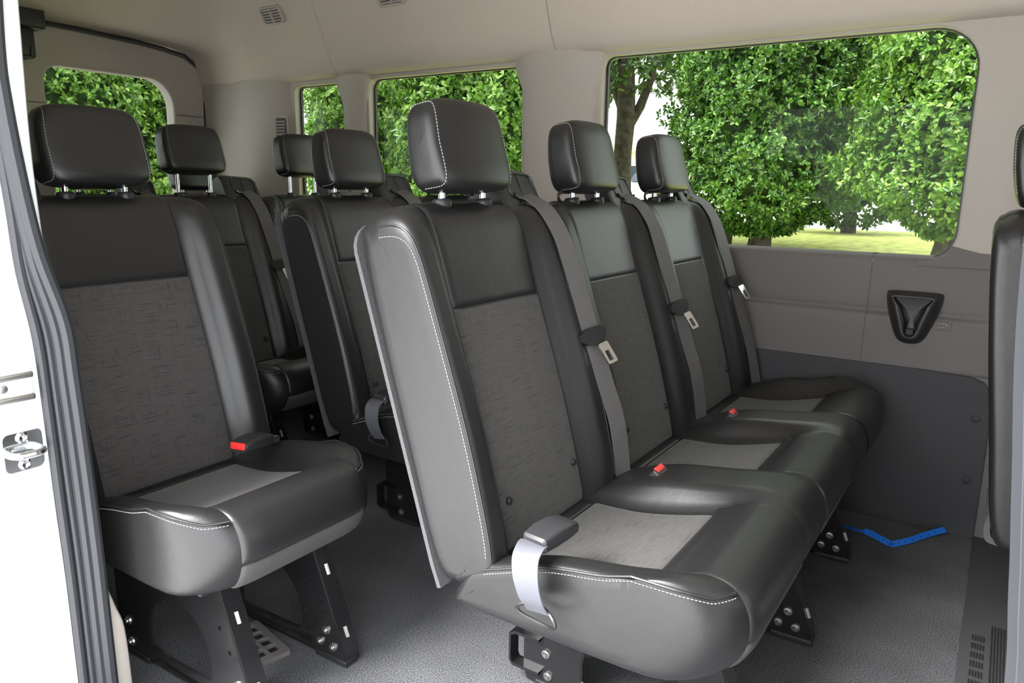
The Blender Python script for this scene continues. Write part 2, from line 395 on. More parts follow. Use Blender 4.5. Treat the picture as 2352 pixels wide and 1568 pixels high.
def backrest(root, c, seat, key, lab=None, board=True, buttons=True):
    w = seat.w; ys = [0, .06, .11, seat.hi-.004, seat.hi+.008, seat.hi+.022, seat.hi+.036, seat.hi+.052, w-.022, w-.012]; ys = sorted(set(round(y, 4) for y in ys+[w-.035, w-.028, w-.017]))
    def body():
        st = []
        for y in [-q for q in ys[::-1] if q > 0]+ys:
            st.append((y, np.array([seat.back_sd(y, j/PER) for j in range(len(BACK_C))])))
        Lw = st[-1][1]
        right = [(w-.007, inset_loop(Lw, .0025)), (w-.003, inset_loop(Lw, .006)), (w-.0008, inset_loop(Lw, .010)), (w, inset_loop(Lw, .014))]
        right += end_rings(w, right[-1][1], 1)
        left = [(-y, L) for y, L in right[::-1]]
        return finish(loft_body(left+st+right, lambda y, p: seat.back_pt(y, p)), 'backrest', 50)
    b = link('backrest', cached(key+'body', body), 'leather', root); b.location = (0, c, 0)
    S = seat.back_surf()
    m = cached(key+'fab', lambda: finish(patch(S, -seat.hi, seat.hi, .15, 3.0, .003, 27, 44)[0], 'fabric_insert'))
    o = link('fabric_insert', m, 'fabric', b, 'dark grey woven fabric panel')
    m = cached(key+'up', lambda: finish(patch(S, -seat.hi, seat.hi, 3.0, 8.6, .004, 27, 44)[0], 'upper_panel'))
    link('upper_panel', m, 'leather', b)
    for sg in (-1, 1):
        def seam(ins, yo):
            L = inset_loop(np.array([seat.back_sd(w-.012, j/PER) for j in range(len(BACK_B))]), ins)
            return [seat.back_pt(sg*(w+yo), L[j]) for j in range(3, 43)]
        m = cached(key+'st%d' % sg, lambda: finish(stitches(seam(.0085, -.0001), (0.3, sg, 0)), 'stitching'))
        link('stitching', m, 'stitch', b, 'pale thread seam')
        m = cached(key+'pp%d' % sg, lambda: finish(MB().tube(seam(.0035, -.0045), .0021, n=6), 'piping'))
        link('piping', m, 'leather', b)
    if board:
        def brd():
            P = []; 
            for y in (lambda k: np.sign(k)*(1-(1-np.abs(k))**2)*(w+.002))(np.linspace(-1, 1, 21)):
                a = abs(y); lim = .176-.050*(1-math.sqrt(max(0, 1-min(1, max(0, (a-(w-.057))/.059))**2)))
                P.append([seat.o+seat.u*sv+seat.n*d+Vector((0, y, 0)) for sv, d in [(-.44, -.086)]+[(-.40+(lim+.40)*k/20, -.0895) for k in range(21)]+[(lim-(lim+.40)*k/20, -.097) for k in range(21)]+[(-.44, -.094)]])
            mb = MB().grid(P, cv=True)
            n = len(P[0]); mb.f += [tuple(range(n)), tuple((20*n+j) for j in range(n))[::-1]]
            return finish(mb, 'back_board', 50)
        link('back_board', cached(key+'bd', brd), 'felt', b, 'grey felt covered back board')
    if buttons:
        for sg in (-1, 1):
            def btn():
                mb = MB(); p = seat.o+seat.u*(-.335)+seat.n*.007
                return finish(mb.lathe([(.0001, .004), (.004, .004), (.0065, .002), (.0075, -.004)][::-1], p, seat.n, 14), 'button')
            q = link('button', cached(key+'bt', btn), 'black', b); q.location = (0, sg*(seat.hi-.022), 0)
    return b

def superq(rx, ry, rz, e1, e2, n=36, m=30):
    """pole axis y"""
    f = lambda a, e: math.copysign(abs(a)**e, a)
    P = []
    for i in range(m+1):
        ph = -math.pi/2+math.pi*i/m; row = []
        for j in range(n):
            th = 2*math.pi*j/n
            row.append(Vector((rx*f(math.cos(ph), e1)*f(math.cos(th), e2), ry*f(math.sin(ph), e1), rz*f(math.cos(ph), e1)*f(math.sin(th), e2))))
        P.append(row)
    return P
def headrest(root, c, seat, key, raise_=0.0, fwd=0.0, hook=False):
    top = seat.o+seat.u*.1855+seat.n*(-.027)                 # collar position (centre line)
    LEAN = R(9)
    HR = (.037, .110, .080)
    def deform(v):
        z = v.z/HR[2]; y = v.y*(1-.10*max(0, (z+.1)/1.1)**2); x = v.x*(1.0-.16*z)+.006*(z < 0)*(-z)
        x += .010*math.cos(min(1, abs(v.y)/.116)*math.pi/2)*(1 if v.x > 0 else 0)
        x2 = x*math.cos(LEAN)-v.z*math.sin(LEAN); z2 = x*math.sin(LEAN)+v.z*math.cos(LEAN)
        return Vector((x2-.010, y, z2+.100))
    def hr():
        P = [[deform(v) for v in row] for row in superq(*HR, .34, .42, 44, 34)]
        return finish(MB().grid(P, cv=True), 'headrest', 70)
    h = link('headrest', cached(key+'hr', hr), 'leather', root)
    base = top+Vector((fwd, c, raise_)); h.location = base
    for sg in (-1, 1):
        def hst():
            f = lambda a, e: math.copysign(abs(a)**e, a); e1, e2 = .34, .42; ph = R(44); ring = []
            for j in range(61):
                th = R(-95)+R(300)*j/60
                p = Vector((HR[0]*f(math.cos(ph), e1)*f(math.cos(th), e2), sg*HR[1]*f(math.sin(ph), e1), HR[2]*f(math.cos(ph), e1)*f(math.sin(th), e2)))
                ring.append(deform(p*1.006))
            return finish(stitches(ring, (0, 0, 0), .0058, .004, .0009), 'stitching')
        link('stitching', cached(key+'hst%d' % sg, hst), 'stitch', h, 'pale thread seam')
    def post():
        return finish(MB().tube([(0, 0, -.055-raise_), (0, 0, .05)], .0062, 12), 'post')
    def collar():
        return finish(MB().lathe([(.014, -.012), (.0165, -.010), (.018, -.004), (.018, .001), (.0155, .005), (.008, .006)], (0, 0, 0), (-.12, 0, 1), 20), 'post_collar')
    for sg in (-1, 1):
        p = link('post', cached(key+'ps%.3f' % raise_, post), 'chrome', h, 'chrome post'); p.location = (-.006*0, sg*.0615, 0)
        q = link('post_collar', cached(key+'pc', collar), 'black', h); q.location = (0, sg*.0615, -raise_+.006)
    if hook:
        pass
    return h

def cushion(root, centers, y0, y1, key, hi=.14, cw=.047):
    """one cushion for all places; y0..y1 outer width"""
    def wgt(y):
        d = min(abs(y-c) for c in centers); return float(sstep(hi-.004, hi+cw, d))
    def gd(y): return .54+.46*max(0, 1-(1-min(1, max(0, min(y-y0, y1-y))/.12))**2.3)**(1/2.3)
    def rx(x, y):
        u = np.clip((np.asarray(x, float)-.25)/.286, 0, 1.1); return np.where(u > 0, .25+.286*(u-(1-gd(y))*u*u), x)
    def rnd(p, y):
        q = np.array(p, float); q[..., 0] = rx(q[..., 0], y); return q
    def loop(y): w = wgt(y); return rnd(CUSH_C*(1-w)+CUSH_B*w, y)
    ys = set()
    for c in centers:
        for d in (0, .07, hi-.006, hi+.006, hi+.018, hi+.030, hi+.042, hi+.055, hi+.075, hi+.09):
            for sg in (-1, 1):
                y = round(c+sg*d, 4)
                if y0+.03 < y < y1-.03: ys.add(y)
    ys = {y for y in ys if y0+.125 < y < y1-.125}
    for d in (.012, .018, .026, .036, .048, .062, .078, .095, .115): ys |= {y0+d, y1-d}
    ys = sorted(ys)
    def body():
        st = [(y, loop(y)) for y in ys]
        Q = [(.006, .0015), (.003, .004), (.001, .0075), (0, .0115)]
        right = [(y1-d, inset_loop(loop(y1-d), o)) for d, o in Q]; right += end_rings(y1, right[-1][1], 1)
        left = [(y0+d, inset_loop(loop(y0+d), o)) for d, o in Q]; left += end_rings(y0, left[-1][1], -1)
        return finish(loft_body(left[::-1]+st+right, lambda y, p: Vector((p[0], y, p[1]))), 'cushion', 50)
    cu = link('cushion', cached(key+'cu', body), 'leather', root)
    def S(y, t):
        w = wgt(y); p = rnd(prof(CUSH_C, t)*(1-w)+prof(CUSH_B, t)*w, y); return Vector((p[0], y, p[1]))
    for i, c in enumerate(centers):
        m = cached(key+'cf%d' % i, lambda: finish(patch(S, c-hi, c+hi, .95, 3.0, .003, 27, 30, sgn=-1)[0], 'fabric_insert'))
        link('fabric_insert', m, 'fabric', cu, 'dark grey woven fabric panel')
        m = cached(key+'cp%d' % i, lambda: finish(patch(S, c-hi-.012, c+hi+.012, 3.0, 8.35, .004, 31, 44, sgn=-1)[0], 'front_panel'))
        link('front_panel', m, 'leather', cu)
        m = cached(key+'cb%d' % i, lambda: finish(patch(S, c-hi-.012, c+hi+.012, 8.35, 10.1, .004, 31, 16, sgn=-1)[0], 'front_band'))
        link('front_band', m, 'band', cu, 'dark grey fabric band')
        m = cached(key+'ck%d' % i, lambda: finish(patch(S, c-hi+.004, c+hi-.004, .1, .93, .003, 20, 14, sgn=-1)[0], 'rear_panel'))
        link('rear_panel', m, 'leather', cu)
    for ye, sg in ((y0, -1), (y1, 1)):
        def seam(off, zo):
            L = inset_loop(loop(ye), .0075); pts = []
            for t in np.linspace(.6, 5.0, 30): p = prof(L, t); pts.append((p[0], ye+sg*off, p[1]+zo))
            xm, zm = pts[-1][0], pts[-1][2]
            for d in np.linspace(.004, .066, 14):
                p = rnd(prof(CUSH_B, 6.35), ye-sg*d); k = min(1, d/.03)
                if p[0] > xm+.002: pts.append((p[0]+off*.8, ye-sg*(d-off*.8), (p[1]+zo)*k+zm*(1-k)))
            return catmull(pts, 2)
        m = cached(key+'cs%d' % sg, lambda: finish(stitches(seam(.0012, -.004), (.2, sg, .2)), 'stitching'))
        link('stitching', m, 'stitch', cu, 'pale thread seam')
        m = cached(key+'cpp%d' % sg, lambda: finish(MB().tube([tuple(p) for p in seam(-.001, .002)], .0022, n=6), 'piping'))
        link('piping', m, 'leather', cu)
    return cu

LEG_OUT = [(.085,.266),(.42,.266),(.429,.235),(.509,.035),(.513,.006),(.43,.006),(.415,.026),(.22,.026),(.20,.006),(.095,.006),(.088,.03)]
LEG_HOLE = [(.198,.060),(.200,.095),(.215,.135),(.25,.160),(.30,.168),(.345,.160),(.380,.122),(.393,.075),(.388,.045),(.365,.038),(.215,.038)]
LEG_HOLE_B = LEG_HOLE
LEG_OUT_B = [(.075,.266),(.42,.266),(.429,.235),(.509,.035),(.513,.006),(.43,.006),(.415,.026),(.22,.026),(.20,.006),(.085,.006),(.075,.03)]
def leg(root, y, key, wide=True):
    LO, LH = (LEG_OUT_B, LEG_HOLE_B) if wide else (LEG_OUT, LEG_HOLE)
    def pl():
        mb = plate(LO, [catmull_closed(LH, 3).tolist(), [(.45+.005*math.cos(a), .125+.005*math.sin(a)) for a in np.linspace(0, 6.28, 9)[:-1]], [(.425+.005*math.cos(a), .165+.005*math.sin(a)) for a in np.linspace(0, 6.28, 9)[:-1]]], .004, lambda u, v, w: (u, w, v))
        # flanges: front, rear and rim of the opening
        def strip(pts, wd):
            P = [[(p[0], 0, p[1]), (p[0], wd, p[1]), (p[0]-.004, wd, p[1]-.001), (p[0]-.004, 0, p[1]-.001)] for p in pts]
            mb.grid(P, cv=True)
        strip([(.428,.262),(.431,.238),(.511,.034),(.515,.006)], .036)
        strip([(LO[0][0]+.003,.262),(LO[0][0]+.004,.03),(LO[0][0]+.010,.006)], .03)
        mb.tube([(p[0], .002, p[1]) for p in catmull_closed(LH, 3)], .0035, 6, closed=True)
        mb.box((.30, .012, .008), (.40, .022, .006))
        return finish(mb, 'leg', 30)
    l = link('leg', cached('leg%d' % wide, pl), 'blackgloss', root); l.location = (0, y, 0)
    def bolt():
        return finish(MB().lathe([(.0001, .0075), (.004, .0075), (.005, .006), (.005, .004), (.0085, .0035), (.0095, .0)][::-1], (0, 0, 0), (0, -1, 0), 16), 'bolt')
    for p in ((.464, .066), (.446, .036), (.482, .034), (.125, .075), (.130, .030)):
        q = link('bolt', cached('bolt', bolt), 'steel', l); q.location = (p[0], -.002, p[1])
    d = Vector((.080, 0, -.204)).normalized()
    for k in (.045, .175):
        a = Vector((.430, .018, .238))+d*k
        q = link('slot_glint', cached('slot', lambda: finish(MB().tube([(.001, 0, 0), d*.022+Vector((.001, 0, 0))], .0045, 8), 'slot_glint')), 'steel', l, 'steel capsule in place of a lit slot edge'); q.location = a  # steel capsules stand in for the light caught on slot edges
    for fx in (.475, .145):
        q = link('foot', cached('foot', lambda: finish(MB().box((0, .012, .008), (.085, .034, .012), bev=.002), 'foot')), 'black', l); q.location = (fx, 0, 0)
    return l

def ribbon(path, wv, wd, th=.0016):
    """webbing strip; wv = width vector(s)"""
    P = [Vector(p) for p in path]; k = len(P); rows = []; uv = []; s = 0
    for i in range(k):
        t = (P[min(i+1, k-1)]-P[max(i-1, 0)]).normalized(); w = Vector(wv[i] if isinstance(wv, list) else wv); w = (w-t*w.dot(t)).normalized(); n = t.cross(w)
        if i: s += (P[i]-P[i-1]).length
        rows.append([P[i]-w*wd/2-n*th/2, P[i]+w*wd/2-n*th/2, P[i]+w*wd/2+n*th/2, P[i]-w*wd/2+n*th/2]); uv.append([(0, s), (wd, s), (wd, s), (0, s)])
    mb = MB().grid(rows, cv=True, uvs=uv); n = len(mb.v); mb.f += [(0, 1, 2, 3), (n-1, n-2, n-3, n-4)]
    return mb
def belt_tower(root, c, seat, side, key):
    def tw():
        mb = MB(); o = seat.o
        # shell: loft of outlines in y (side: outline in s,d)
        pr = [(.10, -.080), (.10, .0), (.165, -.006), (.190, -.012), (.250, -.022), (.262, -.034), (.260, -.070), (.247, -.085)]
        st = []
        for y, k in ((.112, .86), (.118, .97), (.130, 1.0), (.236, 1.0), (.251, .96), (.258, .88)):
            L = np.array(pr); cc = L.mean(0); st.append((y, cc+(L-cc)*k))
        P = [[o+seat.u*p[0]+seat.n*p[1]+Vector((0, side*y, -(.06*max(0, y-.15) if p[0] > .19 else 0))) for p in L] for y, L in st]
        mb.grid(P, cv=True); n = len(pr); mb.f += [tuple(range(n)), tuple((len(st)-1)*n+j for j in range(n))]
        return finish(mb, 'belt_tower', 30)
    t = link('belt_tower', cached(key+'tw%d' % side, tw), 'black', root); t.location = (0, c, 0)
    def bz():
        mb = MB(); pts = []
        for p in rrect(.148, .200, .244, .250, .013, 4):
            pts.append(seat.o+seat.u*(p[1]-.06*max(0, p[0]-.15))+seat.n*(-.0125-(p[1]-.190)*.166)+Vector((0, side*p[0], 0)))
        mb.tube(pts, .0028, 6, closed=True)
        m = [seat.o+seat.u*sv+seat.n*(-.0125-(sv-.190)*.166)+Vector((0, side*.193, 0)) for sv in (.202, .247)]; mb.tube(m, .0012, 6)
        mb.tube([seat.o+seat.u*.172+seat.n*(-.0075)+Vector((0, side*(.175+.012*math.cos(a)), 0))+seat.u*.012*math.sin(a) for a in np.linspace(0, 6.28, 13)[:-1]], .001, 5, closed=True)
        return finish(mb, 'guide_bezel')
    link('guide_bezel', cached(key+'bz%d' % side, bz), 'black', t)
    def sl():
        a = seat.o+seat.u*.200+seat.n*(-.012)
        mb = MB().tube([a+Vector((0, side*(.153+.088*k/8), -.012*math.sin(math.pi*k/8)-.005*k/8)) for k in range(9)], .005, 8); return finish(mb, 'guide_lip')
    link('guide_lip', cached(key+'sl%d' % side, sl), 'blackgloss', t)
    return t
def seat_belt(root, c, seat, side, key, tpos=.655, bottom=(.155, .262, .335)):
    def path():
        f = lambda s_, d, y: seat.o+seat.u*s_+seat.n*d+Vector((0, side*y, 0))
        pts = [f(.200, -.014, .196), f(.18, .010, .197), f(.15, .030, .199), f(.09, .046, .204), f(.0, .049, .211), f(-.08, .050, .217), f(-.2, .050, .230), f(-.30, .049, .242)]
        pts.append(Vector((bottom[0], side*bottom[1], bottom[2]))); return catmull([tuple(p) for p in pts], 5)
    def wb():
        P = path(); return finish(ribbon([tuple(p) for p in P], (.30, side*1, 0), .045), 'seat_belt', 40)
    b = link('seat_belt', cached(key+'wb%d' % side+str(bottom), wb), 'web', root, 'grey webbing'); b.location = (0, c, 0)
    P = path(); i = int(np.argmin(np.abs(P[:, 2]-tpos))); p = Vector(P[i]); t = (Vector(P[i+1])-Vector(P[i-1])).normalized()
    w = Vector((.30, side*1, 0)); w = (w-t*w.dot(t)).normalized(); n = t.cross(w) * (1 if t.cross(w).x > 0 else -1)
    def fr(a, bb, d): return p+w*a+t*bb+n*d
    t2 = (t+n*.35).normalized(); n2 = (n-t*.35).normalized()
    def tp():
        mb = MB(); out = [(-.036, -.004), (-.036, .010), (-.020, .022), (.010, .030), (.016, .030), (.034, .012), (.034, -.002), (.020, -.010), (-.020, -.012)]
        mb.prism([tuple(q) for q in out], .009, lambda a, bb, h: fr(a, bb, h-.001)); return finish(mb, 'tongue_grip', 30)
    def tb():
        o2 = rrect(-.006, .026, .022, .072, .004, 3); hole = rrect(.001, .044, .014, .066, .002, 3)
        mb = plate(o2, [hole], .003, lambda a, bb, h: p+w*a+t2*bb+n*.006+n2*h); return finish(mb, 'tongue_blade', 30)
    link('tongue_grip', cached(key+'tg%d%.3f' % (side, tpos), tp), 'black', b, 'black plastic tongue grip')
    link('tongue_blade', cached(key+'tb%d%.3f' % (side, tpos), tb), 'chrome', b, 'chrome tongue blade')
    return b
def buckle_flat(root, loc, ang, side, red_end, key, strap=True):
    """buckle lying on the cushion, long axis along +y*side; loc = rear end of body"""
    b = MB()
    w0, w1 = .021, .025; st = []
    for y, w, h in ((0, .019, .019), (.004, .0225, .023), (.03, .0245, .026), (.06, .0245, .024), (.083, .022, .019), (.088, .019, .015)):
        st.append([(x, y*side, z) for x, z in rrect(-w, 0, w, h, .005, 3)])
    b.grid(st, cv=True); n = len(st[0]); b.f += [tuple(range(n)), tuple((len(st)-1)*n+j for j in range(n))]
    me = finish(b, 'belt_buckle', 35); o = link('belt_buckle', me, 'buckle', root, 'dark grey plastic belt buckle'); o.location = loc; o.rotation_euler = ang
    if red_end:
        r = MB().box((.0, side*.0885, .0125), (.034, .006, .014), bev=.002).build('release_button', 'red', o, label='red release button')
    if strap:
        P = catmull([(0, .004*side, .012), (.004, -.012*side, .012), (.010, -.030*side, .002), (.020, -.042*side, -.022), (.028, -.042*side, -.050), (.034, -.034*side, -.072)], 5)
        s = ribbon([tuple(q) for q in P], (1, 0, 0), .046, .002).build('buckle_strap', 'greyweb', o, label='pale grey folded strap')
        pts = [(.034+.036*math.cos(a), -.035*side-.004*side*math.cos(2*a), -.077+.014*math.sin(a)) for a in np.linspace(0, 2*math.pi, 25)[:-1]]
        MB().tube(pts, .003, 6, closed=True).build('strap_slit_rim', 'leather', o)
    return o
def buckle_upright(root, loc, key):
    rot = Matrix.Rotation(R(38), 3, 'Y') @ Matrix.Rotation(R(0), 3, 'X')
    me = cached('bku', lambda: finish(MB().box((0, 0, -.012), (.030, .046, .075), rot, .005), 'belt_buckle'))
    o = link('belt_buckle', me, 'buckle', root, 'grey belt buckle tucked behind the bolster'); o.location = loc
    me = cached('bkr', lambda: finish(MB().box(rot @ Vector((-.0035, 0, .0265)), (.012, .034, .005), rot, .0015), 'release_button'))
    link('release_button', me, 'red', o, 'red release button')
    me = cached('bkl', lambda: finish(MB().box(rot @ Vector((.0145, 0, .010)), (.002, .028, .034), rot, .0008), 'label_tag'))
    link('label_tag', me, 'label', o, 'white tag')
    return o
def anchor_loop(root, y, key):
    def lp():
        mb = MB(); pts = [(.115, y, .106), (.062, y, .106), (.048, y, .098), (.048, y, .040), (.056, y, .031), (.115, y, .031)]
        rows = []
        for i in range(len(pts)-1): pass
        P = [Vector(p) for p in pts]
        mb.grid([[p+Vector((0, -.014, 0)), p+Vector((0, .014, 0)), p+Vector((0, .014, 0))+q*.006, p+Vector((0, -.014, 0))+q*.006] for p, q in zip(P, [Vector((0, 0, -1)), Vector((0, 0, -1)), Vector((1, 0, -1)).normalized(), Vector((1, 0, 1)).normalized(), Vector((0, 0, 1)), Vector((0, 0, 1))])], cv=True)
        return finish(mb, 'anchor_loop', 30)
    return link('anchor_loop', lp(), 'blackgloss', root)

def bench(name, label, cat, x, centers, y0, y1, legs, seat, key, side=1, raise_=0.0, belts=True, tp=None, board=True, hi=.14, group=None):
    base = centers[0]
    r = thing(name, label, cat, (x, base, 0), 0, group)
    cs = [c-base for c in centers]
    cushion(r, cs, y0-base, y1-base, key+'C', hi=hi)
    for i, c in enumerate(cs):
        backrest(r, c, seat, key+'B', buttons=side > 0); headrest(r, c, seat, key+'H', raise_)
        belt_tower(r, c, seat, side, key+'T')
        if belts:
            last = (i == len(cs)-1)
            seat_belt(r, c, seat, side, key+'S', (tp or [.655]*9)[i], (.165, .232, .350) if last and side > 0 else (.150, .250, .340))
    for y in legs: leg(r, y-base, key, len(centers) > 1)
    # underseat crossbars joining the legs
    MB().box((.30, (y0+y1)/2-base, .262), (.30, (y1-y0)-.08, .016), bev=.004).build('seat_pan', 'black', r)
    return r

std = Seat()
# ------------------------------------------------------------------ seats
b1 = bench('bench_seat', 'black leather three-place bench seat nearest the camera, grey belts hanging down its front', 'seat', 0.0, [.178, .648, 1.118], -.047, 1.345, [.17, .599, 1.03], std, 'b1', tp=[.655, .66, .665])
buckle_flat(b1, (.222, -.052-.178+.005, .405), (R(4), 0, R(-8)), 1, False, 'k')
buckle_upright(b1, (.222, .405-.178, .372), 'k'); buckle_upright(b1, (.222, .875-.178, .372), 'k')
anchor_loop(b1, .17-.178, 'k')
def hook(root, y):
    P = catmull([(-.085, y, .905), (-.085, y-.02, .903), (-.085, y-.045, .905), (-.085, y-.058, .913), (-.085, y-.056, .924), (-.085, y-.048, .928), (-.085, y-.046, .922)], 5)
    MB().tube([tuple(p) for p in P], .0035, 8).build('coat_hook', 'black', root)
hook(b1, .648-.178-.085+.03); hook(b1, 1.118-.178-.085+.03)

wide = Seat(w=.232, hi=.145)
s1 = bench('single_seat', 'single black leather seat at the left beside the door pillar, red buckle on its cushion', 'seat', -.748, [-.087], -.300, .116, [-.21, .0], wide, 's1', side=-1, hi=.132)
buckle_flat(s1, (.245, .135, .398), (R(-6), R(0), R(14)), -1, True, 'k', strap=False)
P = catmull([(.245, .128, .405), (.238, .150, .408), (.225, .170, .40), (.20, .176, .375), (.17, .17, .35)], 4)
ribbon([tuple(p) for p in P], (1, .3, 0), .030, .002).build('buckle_strap', 'greyweb', s1, label='pale grey strap')

b2 = bench('bench_seat', 'black two-place bench seat directly behind the three-place bench, grey strap at its left end', 'seat', -.715, [.605, 1.075], .38, 1.30, [.56, 1.0], std, 'b2')
buckle_flat(b2, (.222, .380-.605+.003, .405), (R(4), 0, R(-8)), 1, False, 'k')
anchor_loop(b2, .56-.605, 'k')
r3 = Seat(dz=-.012); r4 = Seat(dz=-.022)
b3 = bench('bench_seat', 'dark two-place bench seat in the third row, headrests pulled up on long chrome posts', 'seat', -1.485, [.64, 1.11], .415, 1.335, [.50, .93], r3, 'b3', raise_=.050)
b4 = bench('bench_seat', 'rearmost dark bench seat against the back doors, only headrest bottoms and posts showing', 'seat', -2.235, [.70, 1.15], .475, 1.375, [.66, 1.08], r4, 'b4')
# front seat at the right edge of the photograph
fs = Seat(lean=7.5, dz=-.015)
ds = thing('driver_seat', 'black leather front seat cut off by the right edge of the picture', 'seat', (.853, .875, 0))
backrest(ds, 0, fs, 'fB', board=False, buttons=False); headrest(ds, 0, fs, 'fH', -.008, .012); cushion(ds, [0], -.24, .24, 'fC')
pts = catmull_closed([(-.02, .46), (-.06, .40), (-.095, .345), (-.098, .30), (-.075, .287), (.02, .285), (.05, .33), (.03, .42)], 5)
inn = [tuple(p*.0+((p-pts.mean(0))*.86+pts.mean(0))) for p in pts]
plate([tuple(p) for p in pts], [inn], .22, lambda u, v, w: (u+.032, w-.10, v), 0.0).build('side_pouch', 'felt', ds, label='grey felt lined open pouch')
MB().box((.24, .06, .15), (.38, .34, .22), bev=.02).build('pedestal', 'beige', ds, label='beige plastic pedestal')

# ------------------------------------------------------------------ van shell
XR, XF = -2.65, 2.4
fl = MB().box(((XR+XF)/2, (-.42+1.395)/2, -.03), (XF-XR, 1.815, .06)).build('floor', 'carpet', smooth=False); struct(fl)
def yw(z): return 1.388+.111*z if z <= .75 else 1.4713-.015*(z-.75)
# far wall: upper panel with three window openings
WIN = [(-.463, .748, .638, 1.372, (.035, .085, .115, .035)), (-1.545, .748, -.785, 1.366, (.04, .05, .05, .045)), (-2.0, .748, -1.690, 1.362, (.03, .03, .03, .03))]
outer = [(XR, .745), (XF, .745), (XF, 1.46), (XR, 1.46)]
holes = [rrect(a, b, c, d, r, 8) for a, b, c, d, r in WIN]
outer[0] = (XR, .735); outer[1] = (XF, .735)
wf = plate(outer, holes, .05, lambda u, v, w: (u, yw(max(v, .75))+.025-w, v), .006).build('wall_far', 'beige', smooth=False); struct(wf)
gl_y = 1.512
for i, (a, b, c, d, r) in enumerate(WIN):
    wdo = plate(rrect(a-.02, b-.02, c+.02, d+.02, [q+.02 for q in r], 8), [], .004, lambda u, v, w: (u, gl_y+w, v)).build('window_%d' % (i+1), 'glass', smooth=False); struct(wdo)
    ring = plate(rrect(a-.03, b-.03, c+.03, d+.03, [q+.03 for q in r], 8), [rrect(a+.008, b+.006, c-.006, d-.004, [max(.01, q-.006) for q in r], 8)], .012, lambda u, v, w: (u, gl_y-.009+w, v)).build('window_rubber', 'rubber', wdo, smooth=False)
# lower dark panel, rounded front corner
lp = [(XR, .0), (.775, .0), (.775, .36), (.768, .405), (.75, .43), (.72, .442), (.60, .447), (XR, .452)]
plate(lp, [], .012, lambda u, v, w: (u, yw(v)-.002+w, v), .002).build('lower_panel', 'darkpanel', wf, label='dark grey lower panel', smooth=False)
plate([(.76, 0), (XF, 0), (XF, .46), (.60, .46), (.70, .44)], [], .008, lambda u, v, w: (u, yw(v)+.008+w, v)).build('front_kick_panel', 'greypanel', wf, smooth=False)
pr = catmull([(1.444, .440), (1.4365, .446), (1.438, .47), (1.4425, .56), (1.4445, .580), (1.4475, .590), (1.4575, .596), (1.4605, .603), (1.4585, .615), (1.4605, .66), (1.465, .715), (1.467, .735), (1.471, .748), (1.48, .756), (1.498, .760), (1.52, .762)], 3)
for nm, xa, xb in (('side_panel', XR, .4339), ('side_panel', .4351, XF)):
    xs = np.linspace(xa, xb, 60)
    MB().grid([[(x, q[0]+(((1.4425+(q[1]-.56)*.18)-q[0])*float(sstep(.62, .86, x)) if .56 < q[1] < .66 else 0), q[1]) for q in pr] for x in xs]).build(nm, 'greypanel', wf, label='grey plastic panel with a ledge')
MB().box((.4345, 1.477, .578), (.014, .020, .316)).build('joint_light_stop', 'black', wf, smooth=False)  # black strips added behind the panel seam to stop light leaking through
MB().box((.4345, 1.492, .742), (.014, .018, .022)).build('joint_light_stop', 'black', wf, smooth=False)
MB().box((.4345, 1.506, .750), (.014, .020, .024)).build('joint_light_stop', 'black', wf, smooth=False)
ct = [(.545, .735)]+[(.553+.085*math.sin(q), .833-.085*math.cos(q)) for q in np.linspace(0, R(62), 10)]+[(.66, .785), (.70, .776), (XF, .768), (XF, .735)]
plate(ct, [], .012, lambda u, v, w: (u, yw(max(v, .75))-.004+w, v), .001).build('corner_trim', 'greypanel', wf, label='grey plastic trim under the window corner', smooth=False)
for x, z in ((.741, .33), (.741, .159)):
    MB().lathe([(.011, 0), (.010, .004), (.006, .0065), (.0001, .007)], (x, yw(z)-.008, z), (0, -1, -.1), 18).build('panel_clip', 'darkpanel', wf)
# pillar covers
def pillar(name, xs, prot, z0, z1, par):
    """xs: (outer left, inner left, inner right, outer right)"""
    P = []
    for z in np.linspace(z0, z1, 24):
        k = float(sstep(1.25, 1.37, z)); e = .035*k
        y = yw(max(z, .75)); row = []
        for x, d in ((xs[0]-e*.9, -.004), (xs[0]-e+.004, .010), (xs[0]-e+.014, .016+k*.01), (xs[1], prot+k*.012), (xs[2], prot+k*.012), (xs[3]+e-.014, .016+k*.01), (xs[3]+e-.004, .010), (xs[3]+e*.9, -.004)):
            row.append((x, y-d, z))
        P.append(row)
    P.append([(p[0], p[1]+.02, p[2]+.008) for p in P[-1]])
    return MB().grid(np.array(P)).build(name, 'beige', par, sharp=60)
pillar('pillar_cover', (-.775, -.69, -.56, -.475), .042, .735, 1.405, wf)
pillar('pillar_cover', (-1.685, -1.64, -1.60, -1.555), .030, .735, 1.385, wf)
# rear quarter trim bulge with vent
P = []
for z in np.linspace(.74, 1.40, 20):
    k = float(sstep(1.24, 1.16, z)); P.append([(x, yw(max(z, .75))-d, z) for x, d in ((-2.65, .012), (-2.56, .02), (-2.40, .016+.02*k), (-2.30, .040+.012*k), (-2.16, .042+.010*k), (-2.07, .022), (-2.03, .010), (-2.01, -.004))])
MB().grid(P).build('quarter_trim', 'beige', wf, label='beige rear quarter trim', sharp=60)
gv = thing('air_grille', 'small beige louvred grille on the rear quarter trim left of the narrow window', 'grille', (-2.055, 1.435, 1.16))
MB().prism([(-.042, -.18), (.030, -.18), (.034, .04), (.028, .075), (-.005, .078), (-.042, .05)], .004, lambda u, v, w: (u, .004-w+.002, v)).build('grille_frame', 'beige', gv, smooth=False)
MB().prism(rrect(-.036, -.172, .027, .066, .01, 3), .001, lambda u, v, w: (u, -.0035-w, v)).build('grille_shade', 'darkpanel', gv, smooth=False)  # flat dark sheet gives the shade between the slats by its colour
